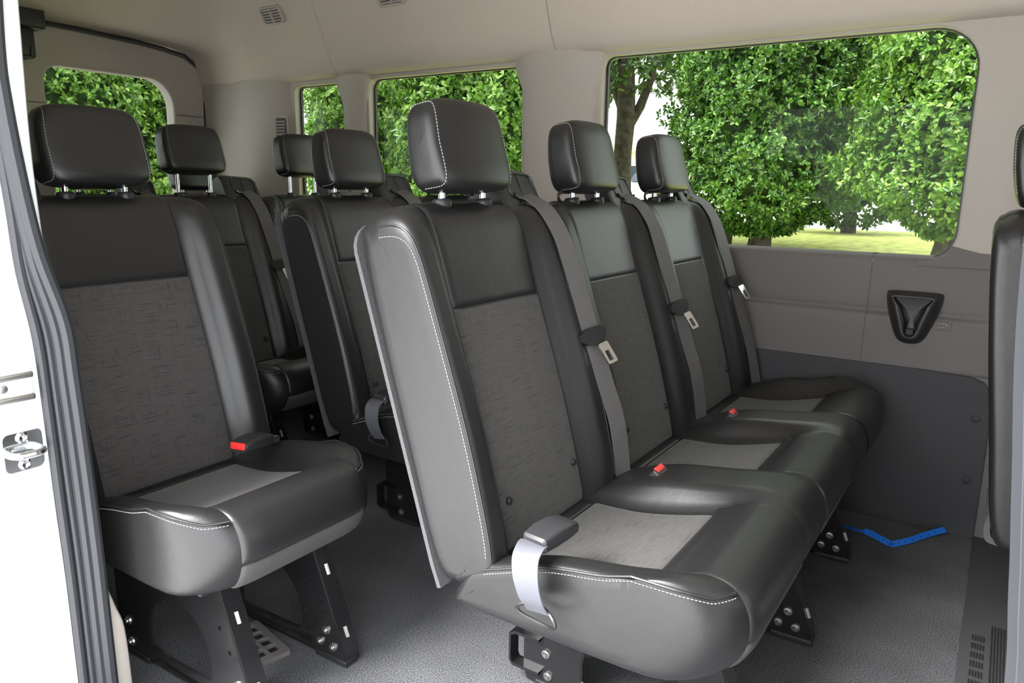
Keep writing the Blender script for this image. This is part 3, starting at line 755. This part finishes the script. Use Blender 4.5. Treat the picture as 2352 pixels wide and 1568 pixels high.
for k in range(17):
    MB().box((-.004, -.005, -.165+k*.0135), (.056, .007, .004), Matrix.Rotation(R(35), 3, 'X')).build('slat', 'beige', gv, smooth=False)

# rear doors wall
def rw(u, v, w): return (XR+w, u, v)
rear_hole = rrect(.715, .80, 1.29, 1.405, (.04, .04, .12, .07), 10)
rear_hole2 = rrect(-.22, .80, .50, 1.405, (.04, .04, .07, .12), 10)
top_arc = [(1.46, 1.39), (1.44, 1.45), (1.41, 1.50), (1.36, 1.53), (1.25, 1.548), (1.1, 1.56), (.8, 1.57), (.49, 1.572), (.2, 1.57), (-.1, 1.555), (-.3, 1.53), (-.40, 1.47), (-.42, 1.39)]
wr = plate([(-.42, -.02), (1.40, -.02), (1.47, .75)]+top_arc, [rear_hole, rear_hole2], .075, lambda u, v, w: rw(u, v, w-.03), .014).build('wall_rear', 'beige', smooth=False); struct(wr)
for i, hl in ((4, (.70, .78, 1.31, 1.42)), (5, (-.24, .78, .52, 1.42))):
    g = plate(rrect(*hl, .05, 6), [], .004, lambda u, v, w: rw(u, v, w-.06)).build('window_%d' % i, 'glass', smooth=False); struct(g)
MB().tube([rw(u, v, .012) for u, v in top_arc[::-1]]+[rw(1.452, 1.30, .012), rw(1.447, 1.1, .012), rw(1.44, .8, .012)], .0055, 8).build('door_seal', 'rubber', wr)
MB().tube([rw(u, v-.012, .014) for u, v in top_arc[2:10]], .005, 8).build('seal_lip', 'greyweb', wr)
for ya, yb in ((1.298, 1.45), (.50, .71)):
    MB().box(rw((ya+yb)/2, 1.25, .0085), (.004, yb-ya, .0022)).build('trim_joint', 'black', wr, smooth=False)
hs = thing('housing', 'dark housing hanging below the ceiling at the rear, top left of the picture', 'housing', (XR+.09, .515, 1.40))
MB().box((.0, .04, .155), (.16, .22, .09), bev=.012).build('cover', 'darkblue', hs)
MB().box((-.01, .025, .06), (.13, .18, .12), bev=.014).build('body', 'darkblue', hs)
MB().tube([(.058, -.055, .006), (.058, .088, .004), (.058, .094, .010), (.058, .097, .045)], .003, 6).build('edge_strip', 'greyweb', hs, label='pale edge strip')

# headliner
HL = [(1.515, 1.374), (1.465, 1.378), (1.425, 1.386), (1.398, 1.404), (1.372, 1.445), (1.345, 1.51), (1.312, 1.59), (1.278, 1.65), (1.215, 1.70), (1.10, 1.735), (.90, 1.755), (.5, 1.765), (.1, 1.755), (-.15, 1.735), (-.28, 1.70), (-.36, 1.62), (-.40, 1.52), (-.42, 1.40)]
HR_ = [(1.48, 1.385), (1.455, 1.39), (1.445, 1.40), (1.435, 1.425), (1.420, 1.47), (1.405, 1.505), (1.37, 1.53), (1.32, 1.545), (1.25, 1.555), (1.10, 1.565), (.90, 1.572), (.5, 1.575), (.1, 1.57), (-.15, 1.555), (-.28, 1.535), (-.36, 1.50), (-.40, 1.45), (-.42, 1.40)]
A = catmull(HL, 4); B = catmull(HR_, 4)
def hl_row(x, off=0.0):
    k = float(sstep(-1.98, -2.60, x)) if x < -1.98 else 0.0
    k2 = k*k*(3-2*k)
    # first part of the section (cornice) blends late, ceiling early
    n = len(A); q = np.linspace(0, 1, n)[:, None]
    return A*(1-k2)+B*k2
def hl_mesh(xa, xb, n):
    P = []
    xs = np.linspace(xa, xb, n)
    rows = [np.column_stack([np.full(len(A), x), hl_row(x)]) for x in xs]
    def lip(r, dx):
        q = r.copy(); q[:, 0] += dx; c = np.array([0, .45, 1.2]); d = q-c; d[:, 0] = 0; d /= np.linalg.norm(d, axis=1)[:, None]; return q+d*.008
    return MB().grid([lip(rows[0], -.0)]+[rows[0]+np.array([.0025, 0, 0])]+rows[1:-1]+[rows[-1]-np.array([.0025, 0, 0])]+[lip(rows[-1], 0)])
ce = hl_mesh(-.612, XF, 30).build('ceiling', 'headliner', sharp=60); struct(ce)
for xa, xb in ((-1.672, -.612), (XR-.02, -1.672)):
    hl_mesh(xa, xb, 26).build('ceiling_panel', 'headliner', ce, sharp=60)
# outer roof skin and outer sides of the van
PO = [(1.57, 1.405)]+[(y*1.02+.05 if y > .5 else y*1.02-.08, z+.06) for y, z in HL[1:]]+[(-.53, 1.38)]
ro = MB().grid([[(x, y, z) for y, z in PO] for x in (XR-.08, XF)]).build('trim_1', 'white'); struct(ro)

wfr = plate([(-.45, -.02), (1.40, -.02), (1.50, .75), (1.47, 1.40), (1.2, 1.76), (-.2, 1.76), (-.45, 1.40)], [rrect(-.25, .82, 1.25, 1.48, .12, 6)], .05, lambda u, v, w: (XF+w, u, v)).build('wall_front', 'greypanel', smooth=False); struct(wfr)
g = plate(rrect(-.29, .79, 1.29, 1.51, .12, 6), [], .004, lambda u, v, w: (XF+.035+w, u, v)).build('window_8', 'glass', smooth=False); struct(g)
# air vents in the headliner
def air_vent(x, z, label):
    y0 = float(np.interp(z, A[12:30, 1], A[12:30, 0])) if True else 0
    i = int(np.argmin(np.abs(A[:32, 1]-z))); y, zz = A[i]; t = A[i+1]-A[i-1]; ang = math.atan2(t[1], -t[0])
    r = thing('air_vent', label, 'air vent', (x, y-.004, zz), 0, None)
    ux = Vector((1, 0, 0)); uv_ = Vector((0, t[0], t[1])).normalized(); nn = Vector((0, -abs(uv_.z), uv_.y*(1 if uv_.z < 0 else 1)*1)).normalized()
    nn = uv_.cross(ux); nn = nn if nn.y < 0 else -nn
    def fn(u, v, w): return ux*u+uv_*v+nn*w
    plate(rrect(-.062, -.036, .062, .036, .014, 5), [rrect(-.053, -.028, .053, .028, .010, 5)], .012, lambda u, v, w: fn(u, v, w+.003), .002).build('frame', 'beige', r, smooth=False)
    MB().prism(rrect(-.056, -.031, .056, .031, .012, 5), .001, lambda u, v, w: fn(u, v, w-.001)).build('vent_shade', 'darkpanel', r, smooth=False)  # thin dark sheet over the headliner, colour stands for shade behind the louvres
    for k in range(5):
        v0 = -.022+k*.011
        for u0, u1 in ((-.052, -.003), (.003, .052)):
            MB().prism([(v0-.0040, .001), (v0+.0040, .005), (v0+.0040, .0065), (v0-.0040, .0025)], u1-u0, lambda v, w, u, u0=u0: fn(u0+u, v, w)).build('louvre', 'beige', r, smooth=False)
    MB().prism(rrect(-.003, -.028, .003, .028, .001, 1), .008, lambda u, v, w: fn(u, v, w)).build('divider', 'beige', r, smooth=False)
    MB().lathe([(.006, 0), (.0055, .004), (.0001, .005)], fn(0, 0, .006), nn, 14).build('thumb_knob', 'beige', r)
air_vent(-1.915, 1.615, 'beige louvred vent in the headliner above the narrow rear side window')
air_vent(-1.26, 1.628, 'beige louvred vent cut by the top edge of the picture')

# near side wall behind the door opening, with openings for the passenger windows
wnr = plate([(XR, -.02), (-.50, -.02), (-.50, 1.46), (XR, 1.46)], [rrect(-1.4, .75, -.62, 1.37, .05, 6), rrect(-2.4, .75, -1.5, 1.37, .05, 6)], .03, lambda u, v, w: (u, -.415+w-.012, v)).build('wall_near', 'beige', smooth=False); struct(wnr)
for i, (a, c) in ((6, (-1.43, -.59)), (7, (-2.43, -1.47))):
    g = plate(rrect(a, .72, c, 1.40, .05, 6), [], .004, lambda u, v, w: (u, -.45+w, v)).build('window_%d' % i, 'glass', smooth=False); struct(g)
# outer skin and door jamb in white paint
JX = -.45
yz = lambda pts: [np.array(p) for p in pts]
seal_in = [(-.40, 1.30), (-.412, 1.12), (-.411, 1.04), (-.401, .926), (-.387, .831), (-.361, .728), (-.356, .644), (-.351, .498), (-.348, .345), (-.347, .208), (-.346, .084), (-.346, -.04)]
seal_out = [(-.425, 1.30), (-.427, 1.12), (-.423, 1.03), (-.416, .90), (-.413, .80), (-.402, .70), (-.399, .584), (-.397, .44), (-.394, .303), (-.393, .112), (-.393, 0), (-.393, -.04)]
SI = catmull(seal_in, 5); SO = catmull(seal_out, 5)
jb = MB()
rows = []
for i in range(len(SO)):
    y, z = SO[i]; rows.append([(JX-.004, y+.03, z), (JX-.002, y, z), (JX-.002, y-.05, z), (JX-.012, y-.085, z), (JX-.035, y-.105, z), (JX-.07, y-.110, z), (-1.4, y-.115, z), (XR-.05, y-.10, z)])
jb.grid(rows)
rows2 = [[(x, y, zz) for (x, y, zz) in rows[0]], [(x, y+.02, 1.45) for (x, y, zz) in rows[0]]]; jb.grid(rows2)
rows3 = [rows[-1], [(x, y+.01, -.40) for (x, y, zz) in rows[-1]]]; jb.grid(rows3)
jamb = jb.build('trim_2', 'white', sharp=60); struct(jamb)
mb = MB()
for k, (r, dx) in enumerate(((.0075, .004), (.006, .006), (.010, .010), (.012, .014))):
    f = (.08, .36, .64, .90)[k]; W = SO*(1-f)+SI*f; mb.tube([(JX+dx, p[0], p[1]) for p in W], r, 10)
mb.grid([[(JX+.002, p[0]-.004, p[1]), (JX+.002, q[0]+.004, q[1])] for p, q in zip(SO, SI)])
mb.build('door_weatherstrip', 'rubber', jamb, label='black ribbed rubber seal')
TI = catmull([(-.368, 1.30), (-.374, 1.12), (-.377, 1.0), (-.376, .895), (-.371, .796), (-.352, .734), (-.346, .643), (-.342, .496), (-.340, .303), (-.325, .226), (-.312, .174), (-.308, .061), (-.308, -.0)], 5)
def seal_y(z): return float(np.interp(-z, -SI[:, 1], SI[:, 0]))
up = [p for p in TI if p[1] >= .796]; lo = [p for p in TI if p[1] <= .80]
for nm, L, mt, lb in (('pillar_flange', up, 'white', 'white painted strip'), ('pillar_edge_trim', lo, 'beige', 'pale grey plastic edge trim')):
    MB().grid([[(JX-.05, p[0]+.004, p[1]), (JX+.002, p[0], p[1]), (JX+.006, p[0]-.004, p[1]), (JX+.006, min(seal_y(p[1])+.004, p[0]-.006), p[1]), (JX, seal_y(p[1])-.01, p[1])] for p in L]).build(nm, mt, jamb, label=lb, sharp=60)
st = thing('door_striker', 'chrome striker loop on its plate, screwed to the white door pillar at the left', 'striker', (JX-.001, -.436, .535))
plate(rrect(-.028, -.031, .028, .031, .010, 5), [], .004, lambda u, v, w: (w+.002, u, v), .001).build('striker_plate', 'chrome', st, smooth=False)
MB().tube([tuple(p) for p in catmull([(.0, -.022, 0), (.018, -.021, 0), (.026, -.014, 0), (.028, 0, 0), (.026, .014, 0), (.018, .021, 0), (0, .022, 0)], 4)], .0055, 10).build('striker_loop', 'chrome', st)
for z in (.021, -.021): MB().lathe([(.009, 0), (.009, .002), (.006, .004), (.003, .0035), (.0001, .002)], (.004, 0, z), (1, 0, 0), 16).build('screw', 'chrome', st)
lt = thing('door_track_end', 'silver end of the sliding door track on the white pillar, above the striker', 'door track', (JX-.001, -.455, .636))
plate(rrect(-.035, -.030, .042, .030, .006, 4), [], .006, lambda u, v, w: (w+.003, u, v), .002).build('track_plate', 'white', lt, smooth=False)
for z in (-.017, .017): MB().box((.010, .006, z), (.014, .068, .010), bev=.003).build('track_rail', 'steel', lt)
MB().lathe([(.007, 0), (.006, .004), (.0001, .005)], (.006, .0, 0), (1, 0, 0), 14).build('screw', 'steel', lt)
# front edge of the door opening (right side of the picture)
fp = catmull([(.765, -.40, 1.5), (.768, -.42, 1.1), (.772, -.425, .89), (.783, -.43, .77), (.790, -.43, .70), (.797, -.43, .60), (.80, -.43, .3), (.80, -.43, 0), (.80, -.43, -.05)], 6)
bp_ = MB().grid([[(p[0]+.012, p[1]+.055, p[2]), (p[0]+.012, p[1]-.01, p[2]), (p[0]+.02, p[1]-.075, p[2]), (p[0]+.06, p[1]-.095, p[2]), (p[0]+1.6, p[1]-.10, p[2])] for p in fp]).build('trim_3', 'white', sharp=60); struct(bp_)
mb = MB()
for dx, dy, r in ((.004, .020, .014), (.006, -.004, .010), (.010, -.024, .008)): mb.tube([(p[0]+dx+.004, p[1]+dy, p[2]) for p in fp], r, 10)
mb.build('door_weatherstrip', 'rubber', bp_, label='black rubber seal')
# door sill under the opening
sill = MB().box((.2, -.455, -.045), (1.4, .10, .08), bev=.01).build('baseboard_near', 'black'); struct(sill)

# ------------------------------------------------------------------ loose things and fittings
ch = thing('cup_holder', 'dark V-shaped cup holder moulded on the far wall below the large window', 'cup holder', (.555, 1.434, .545))
VO = catmull_closed([(-.055, .112), (0, .113), (.055, .112), (.066, .104), (.062, .07), (.048, .02), (.030, -.018), (0, -.028), (-.030, -.018), (-.048, .02), (-.062, .07), (-.066, .104)], 4)
VI = catmull_closed([(-.040, .104), (0, .105), (.040, .104), (.047, .099), (.030, .075), (.016, .035), (.012, .004), (0, -.004), (-.012, .004), (-.016, .035), (-.030, .075), (-.047, .099)], 4)
vr = lambda k, dy, sc=1.0: [(c[0]*sc, dy, .05+(c[1]-.05)*sc) for c in VO*(1-k)+VI*k]
MB().grid([vr(0, .016, 1.08), vr(0, .004, 1.03), vr(.06, -.010), vr(.3, -.020), vr(.6, -.026), vr(.88, -.026), vr(1.0, -.020), vr(1.0, .002, .95), vr(1.0, .006, .5), vr(1.0, .006, .02)], cv=True).build('pocket', 'black', ch, sharp=60)
MB().box((0, -.008, .006), (.020, .02, .018), bev=.004).build('drain_tab', 'darkpanel', ch)
us = thing('charging_port', 'small grey charging socket on the far wall right of the cup holder', 'socket', (.633, 1.4445, .574))
plate(rrect(-.022, -.0115, .022, .0115, .005, 4), [rrect(-.008, -.004, .008, .004, .003, 4)], .006, lambda u, v, w: (u, -w-.002, v+.0), .001).build('socket_plate', 'greypanel', us, smooth=False)
MB().tube([(p[0], -.005, p[1]) for p in rrect(-.009, -.0045, .009, .0045, .004, 4)], .0012, 6, closed=True).build('socket_rim', 'chrome', us)
MB().box((0, .001, 0), (.015, .002, .007)).build('socket_core', 'black', us, smooth=False)
# blue strap
sp = [(.468, 1.245, .004), (.50, 1.222, .010), (.53, 1.222, .012), (.56, 1.212, .008), (.588, 1.202, .004), (.598, 1.204, .004), (.63, 1.245, .006), (.67, 1.315, .008), (.708, 1.372, .010)]
sp = catmull(sp, 5); n_s = len(sp)
wv = [((.3, .9, 0.0) if i < n_s*.2 else (-.3*(i < n_s*.55)+.2, .55, .8) if i < n_s*.5 else (-.5, .25, .8)) for i in range(n_s)]
bs = ribbon([(p[0], p[1], p[2]+.004) for p in sp], wv, .016, .0016).build('blue_strap', 'blue'); tag(bs, 'bright blue perforated plastic strap lying on the floor by the far wall', 'strap')
mb = MB()
for i in range(3, n_s-2, 2):
    p = Vector(sp[i])+Vector((0, 0, .004)); mb.lathe([(.0022, -.0011), (.0022, .0011)], p, Vector((.75, -.45, .5)) if i > n_s*.5 else Vector((.1, -.8, .6)), 8)
mb.build('strap_holes', 'darkblue', bs)
# floor grille under the single seat
fg = thing('floor_vent', 'dark grey plastic floor grille under the single seat at the left', 'grille', (-.44, -.065, .0), R(-12))
plate(rrect(-.075, -.05, .075, .05, .006, 3), [rrect(-.062+i*.031, -.038+j*.0265, -.037+i*.031, -.0175+j*.0265, .002, 2) for i in range(4) for j in range(3)], .010, lambda u, v, w: (u, v, w+.005), .001).build('grille_frame', 'greypanel', fg, smooth=False)
MB().box((0, 0, .001), (.13, .085, .002)).build('grille_base', 'black', fg, smooth=False)
# scuff plate
sc_ = thing('scuff_plate', 'dark ribbed plastic floor plate at the right beside the front seat', 'floor plate', (.775, .85, 0))
MB().box((.075, .0, .004), (.15, 1.07, .008), bev=.002).build('plate', 'darkpanel', sc_)
for k in range(6): 
    mb = MB()
    for j in range(5): mb.box((.022+j*.005, -.03-k*.036, .009), (.0025, .022, .0025))
    mb.build('rib_block', 'black', sc_, smooth=False)
mb = MB()
for j in range(7): mb.box((.056+j*.0055, -.11, .009), (.0025, .30, .0025))
mb.build('rib_field', 'black', sc_, smooth=False)

# ------------------------------------------------------------------ outside: ground, trees, building, car
GZ = -.72
def ground(name, x0, x1, ys, mat, kind='structure'):
    P = [[(x, y, z) for y, z in ys] for x in np.linspace(x0, x1, 12)]
    return struct(MB().grid(P).build(name, mat), kind)
ground('floor_pavement', -60, 60, [(-60, GZ), (2.6, GZ)], 'asphalt')
ground('floor_lawn', -40, 40, [(2.6, GZ+.0), (2.65, GZ+.10), (4.0, -.30), (5.5, .10), (7.0, .25), (9.0, .30), (13.0, .30)], 'grass')
ground('floor_road', -120, 120, [(13.0, .28), (200.0, .28)], 'concrete')
CAM = np.array([.7592, -.9323, .9367])
def at(u, d):
    """ground position in direction of photograph column u at horizontal distance d"""
    a = math.atan((u-1176)/1723.35); b = YAW-a; return np.array([CAM[0]-math.sin(b)*d, CAM[1]+math.cos(b)*d])
def ground_z(y): return float(np.interp(y, [2.6, 2.65, 4, 5.5, 7, 9, 13], [GZ, GZ+.1, -.3, .1, .25, .3, .3]))
def leaves_mesh(name, cen, nrm, L, Wd, per):
    """rosettes of folded leaves; cen, nrm arrays"""
    n = len(cen); N = n*per
    c = np.repeat(cen, per, 0); m = np.repeat(nrm, per, 0)
    rnd = rng.normal(size=(N, 3)); t = np.cross(m, rnd); t /= np.linalg.norm(t, axis=1)[:, None]+1e-9
    dirn = t*rng.uniform(.55, 1.0, (N, 1))+m*rng.uniform(.05, .8, (N, 1)); dirn /= np.linalg.norm(dirn, axis=1)[:, None]
    side = np.cross(dirn, m); side /= np.linalg.norm(side, axis=1)[:, None]+1e-9
    nn = np.cross(side, dirn)
    l = L*rng.uniform(.7, 1.25, (N, 1)); w = Wd*rng.uniform(.75, 1.2, (N, 1)); b0 = c+dirn*l*.1
    V = np.empty((N, 6, 3)); fold = .28
    V[:, 0] = b0; V[:, 3] = b0+dirn*l-nn*l*.12
    V[:, 1] = b0+dirn*l*.33+side*w*.5+nn*w*fold; V[:, 2] = b0+dirn*l*.70+side*w*.42+nn*w*fold*.8-nn*l*.04
    V[:, 5] = b0+dirn*l*.33-side*w*.5+nn*w*fold; V[:, 4] = b0+dirn*l*.70-side*w*.42+nn*w*fold*.8-nn*l*.04
    base = (np.arange(N)*6)[:, None]
    F = np.concatenate([base+np.array([[0, 1, 2, 3]]), base+np.array([[0, 3, 4, 5]])], 1).reshape(-1, 4)
    me = bpy.data.meshes.new(name); me.vertices.add(N*6); me.vertices.foreach_set('co', V.ravel())
    me.loops.add(len(F)*4); me.polygons.add(len(F)); me.polygons.foreach_set('loop_start', np.arange(len(F))*4)
    me.polygons.foreach_set('loop_total', np.full(len(F), 4)); me.loops.foreach_set('vertex_index', F.ravel().astype(np.int32)); me.update(); me.validate()
    return me
def crown(n, h0, h1, r_fn, facing, shell=.30, half=130):
    a = facing+np.radians(rng.uniform(-half, half, n)); hh = rng.uniform(0, 1, n); z = h0+(h1-h0)*hh
    lump = 1+.10*np.sin(a*5+z*3.1)+.08*np.sin(a*9-z*6.3+1)+.06*np.sin(z*11+a*3)
    r = r_fn(hh)*lump*(1-shell*rng.uniform(0, 1, n)**1.6)
    p = np.stack([np.cos(a)*r, np.sin(a)*r, z], 1)
    m = np.stack([np.cos(a), np.sin(a), .45+.3*rng.normal(size=n)], 1)+rng.normal(size=(n, 3))*.45; m /= np.linalg.norm(m, axis=1)[:, None]
    return p, m
def tree(u, d, h0, h1, rad, n, mat, label, name='holly_tree', cat='tree', L=.085, Wd=.038, per=6, trunk=.10, taper=.75, extra_trunks=(), core=.68):
    x, y = at(u, d); gz = ground_z(y); r = thing(name, label, cat, (x, y, gz))
    face = math.atan2(CAM[1]-y, CAM[0]-x)
    rf = lambda h: rad*np.minimum(1, (h*9+.25))*(1-taper*h**1.7)**.8
    p, m = crown(n, h0-gz, h1-gz, rf, face)
    link('foliage', leaves_mesh('foliage', p, m, L, Wd, per), mat, r)
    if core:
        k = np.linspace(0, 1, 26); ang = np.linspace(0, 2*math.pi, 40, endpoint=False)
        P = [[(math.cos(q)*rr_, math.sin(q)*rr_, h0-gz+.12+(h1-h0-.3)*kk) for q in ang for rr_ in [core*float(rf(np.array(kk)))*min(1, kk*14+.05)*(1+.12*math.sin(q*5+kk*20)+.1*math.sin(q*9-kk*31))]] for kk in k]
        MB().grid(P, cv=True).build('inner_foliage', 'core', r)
    hh = (h1-gz)*.8
    mb = MB(); mb.tube([(0, 0, -.15), (.01, .0, .0), (.02, .01, .35), (.0, .02, hh*.5), (0, 0, hh)], [trunk*1.7, trunk*1.3, trunk, trunk*.7, trunk*.25], 12)
    mb.build('trunk', 'bark', r)
    for (dx, tr) in extra_trunks:
        MB().tube([(dx, 0, -.1), (dx*.9, 0, .3), (dx*.5, 0, hh*.5)], [tr*1.3, tr, tr*.6], 10).build('trunk', 'bark', r)
    return r
tree(1735, 9.4, .43, 6.0, 1.12, 12500, 'leaf_holly', 'dense dark green holly tree in the middle of the large window', trunk=.11, L=.058, Wd=.028, extra_trunks=((-.42, .07),))
tree(2190, 8.2, .52, 6.0, 1.0, 11500, 'leaf_bright', 'brighter green holly tree at the right of the large window, thick trunk at its base', trunk=.19, L=.055, Wd=.028)
tree(1935, 13.0, .40, 6.4, 1.15, 4500, 'leaf_holly', 'holly tree standing between and behind the two in the large window', trunk=.09, L=.075, Wd=.035, core=.5)
tree(1110, 9.3, .2, 6.2, 1.15, 10500, 'leaf_bright', 'bright green hedge tree at the right side of the middle side window', L=.072, Wd=.035)
tree(900, 10.6, .2, 6.2, 1.15, 8000, 'leaf_bright', 'green hedge tree at the left side of the middle side window', L=.075, Wd=.036)
tree(345, 8.6, .1, 5.0, 1.05, 11000, 'leaf_bright', 'bright green hedge shrub at the right half of the back window', name='hedge_shrub', L=.050, Wd=.025, taper=.4)
tree(100, 8.0, .1, 5.0, 1.05, 11000, 'leaf_bright', 'bright green hedge shrub at the left half of the back window', name='hedge_shrub', L=.050, Wd=.025, taper=.4)
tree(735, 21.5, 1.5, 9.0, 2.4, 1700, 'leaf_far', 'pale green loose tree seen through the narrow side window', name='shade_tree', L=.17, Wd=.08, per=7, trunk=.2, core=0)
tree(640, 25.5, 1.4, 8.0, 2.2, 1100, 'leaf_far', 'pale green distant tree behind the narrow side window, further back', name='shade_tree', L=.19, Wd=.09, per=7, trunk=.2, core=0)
# oak with visible trunk left in the large window
x, y = at(1418, 11.0); oz = ground_z(y)
ok = thing('oak_tree', 'tree with a bare forking grey trunk at the left edge of the large window', 'tree', (x, y, oz))
MB().tube([(0, 0, -.1), (0, 0, .5), (-.01, 0, 1.1), (.02, 0, 1.6), (.0, 0, 2.1), (-.1, .05, 3.0), (-.1, .1, 4.2)], [.17, .135, .125, .13, .12, .09, .05], 12).build('trunk', 'bark', ok)
MB().tube([(.02, 0, 1.45), (.18, .1, 1.75), (.30, .15, 2.1), (.36, .2, 2.5), (.6, .3, 3.0)], [.09, .065, .05, .04, .02], 8).build('branch', 'bark', ok)
MB().tube([(-.02, 0, 1.7), (-.25, .1, 2.1), (-.5, .2, 2.7), (-.9, .3, 3.2)], [.08, .06, .05, .02], 8).build('branch', 'bark', ok)
n = 2600; a = rng.uniform(0, 6.283, n); rr = np.sqrt(rng.uniform(0, 1, n))*1.9; zz = rng.uniform(0, 1, n)
p = np.stack([np.cos(a)*rr-.3, np.sin(a)*rr, 1.75+zz*2.0+.22*rr*0+.35*np.abs(np.sin(a*3))], 1)
p = p[(rr*np.cos(a) < .75+.5*rng.uniform(0, 1, n))]; m = rng.normal(size=p.shape); m[:, 2] += .4; m /= np.linalg.norm(m, axis=1)[:, None]
link('foliage', leaves_mesh('foliage', p, m, .10, .045, 6), 'leaf_dark', ok)
# distant building
x, y = at(1452, 70); bz = thing('building', 'low cream building far away, seen beside the bare trunk', 'building', (x, y, .28), R(25))
MB().box((0, 0, 1.9), (9, 6, 3.8)).build('wall', 'stucco', bz, smooth=False)
MB().box((0, 0, 3.9), (9.8, 6.8, .35)).build('roof', 'roof', bz, smooth=False)
for k in (-2.8, 0, 2.8): MB().box((k, -3.01, 1.8), (1.4, .06, 1.5)).build('window', 'darkglass', bz, smooth=False)
x, y = at(1482, 60); lpz = thing('lamp_post', 'thin distant lamp post against the white sky', 'lamp post', (x, y, .28))
MB().tube([(0, 0, 0), (0, 0, 6.6)], .06, 8).build('pole', 'steel', lpz); MB().box((0, 0, 6.65), (.9, .4, .15), bev=.04).build('lamp_head', 'steel', lpz)
def car(u, d, rz, label):
    x, y = at(u, d); r = thing('parked_car', label, 'car', (x, y, max(ground_z(y), .28) if y > 13 else ground_z(y)), rz)
    pf = [(-2.1, .35), (-2.15, .75), (-1.6, .92), (-.8, 1.0), (.95, 1.0), (1.9, .85), (2.15, .6), (2.1, .35)]
    rows = [[(px, yy, .35+(pz-.35)*k) for px, pz in catmull(pf, 4)] for yy, k in ((-.86, .9), (-.80, 1), (.80, 1), (.86, .9))]
    mb = MB().grid(rows, cv=True); n = len(rows[0]); mb.f += [tuple(range(n)), tuple(3*n+j for j in range(n))]; mb.build('body', 'white', r, sharp=50)
    cf = [(-1.5, .98), (-1.05, 1.38), (-.3, 1.48), (.6, 1.42), (1.35, .96)]
    rows = [[(px, yy*(1-.12*(pz-.95)), pz) for px, pz in catmull(cf, 4)] for yy in (-.76, .76)]
    mb = MB().grid(rows); n = len(rows[0]); mb.f += [tuple(range(n)), tuple(n+j for j in range(n))]; mb.build('cabin', 'darkglass', r, sharp=50)
    rf = [(-1.1, 1.39), (-.3, 1.49), (.65, 1.43)]
    MB().grid([[(px, yy, pz+.012) for px, pz in catmull(rf, 4)] for yy in (-.68, .68)]).build('roof', 'white', r)
    for wx in (-1.35, 1.35):
        for wy in (-.8, .8): MB().lathe([(.2, -.1), (.32, -.1), (.34, 0), (.32, .1), (.2, .1)], (wx, wy, .33), (0, 1, 0), 20).build('wheel', 'tyre', r)
car(712, 48, R(20), 'white car parked under the pale trees, seen at the bottom of the narrow side window')
car(1500, 40, R(80), 'white car parked far away, seen between the second and third headrests of the front bench')
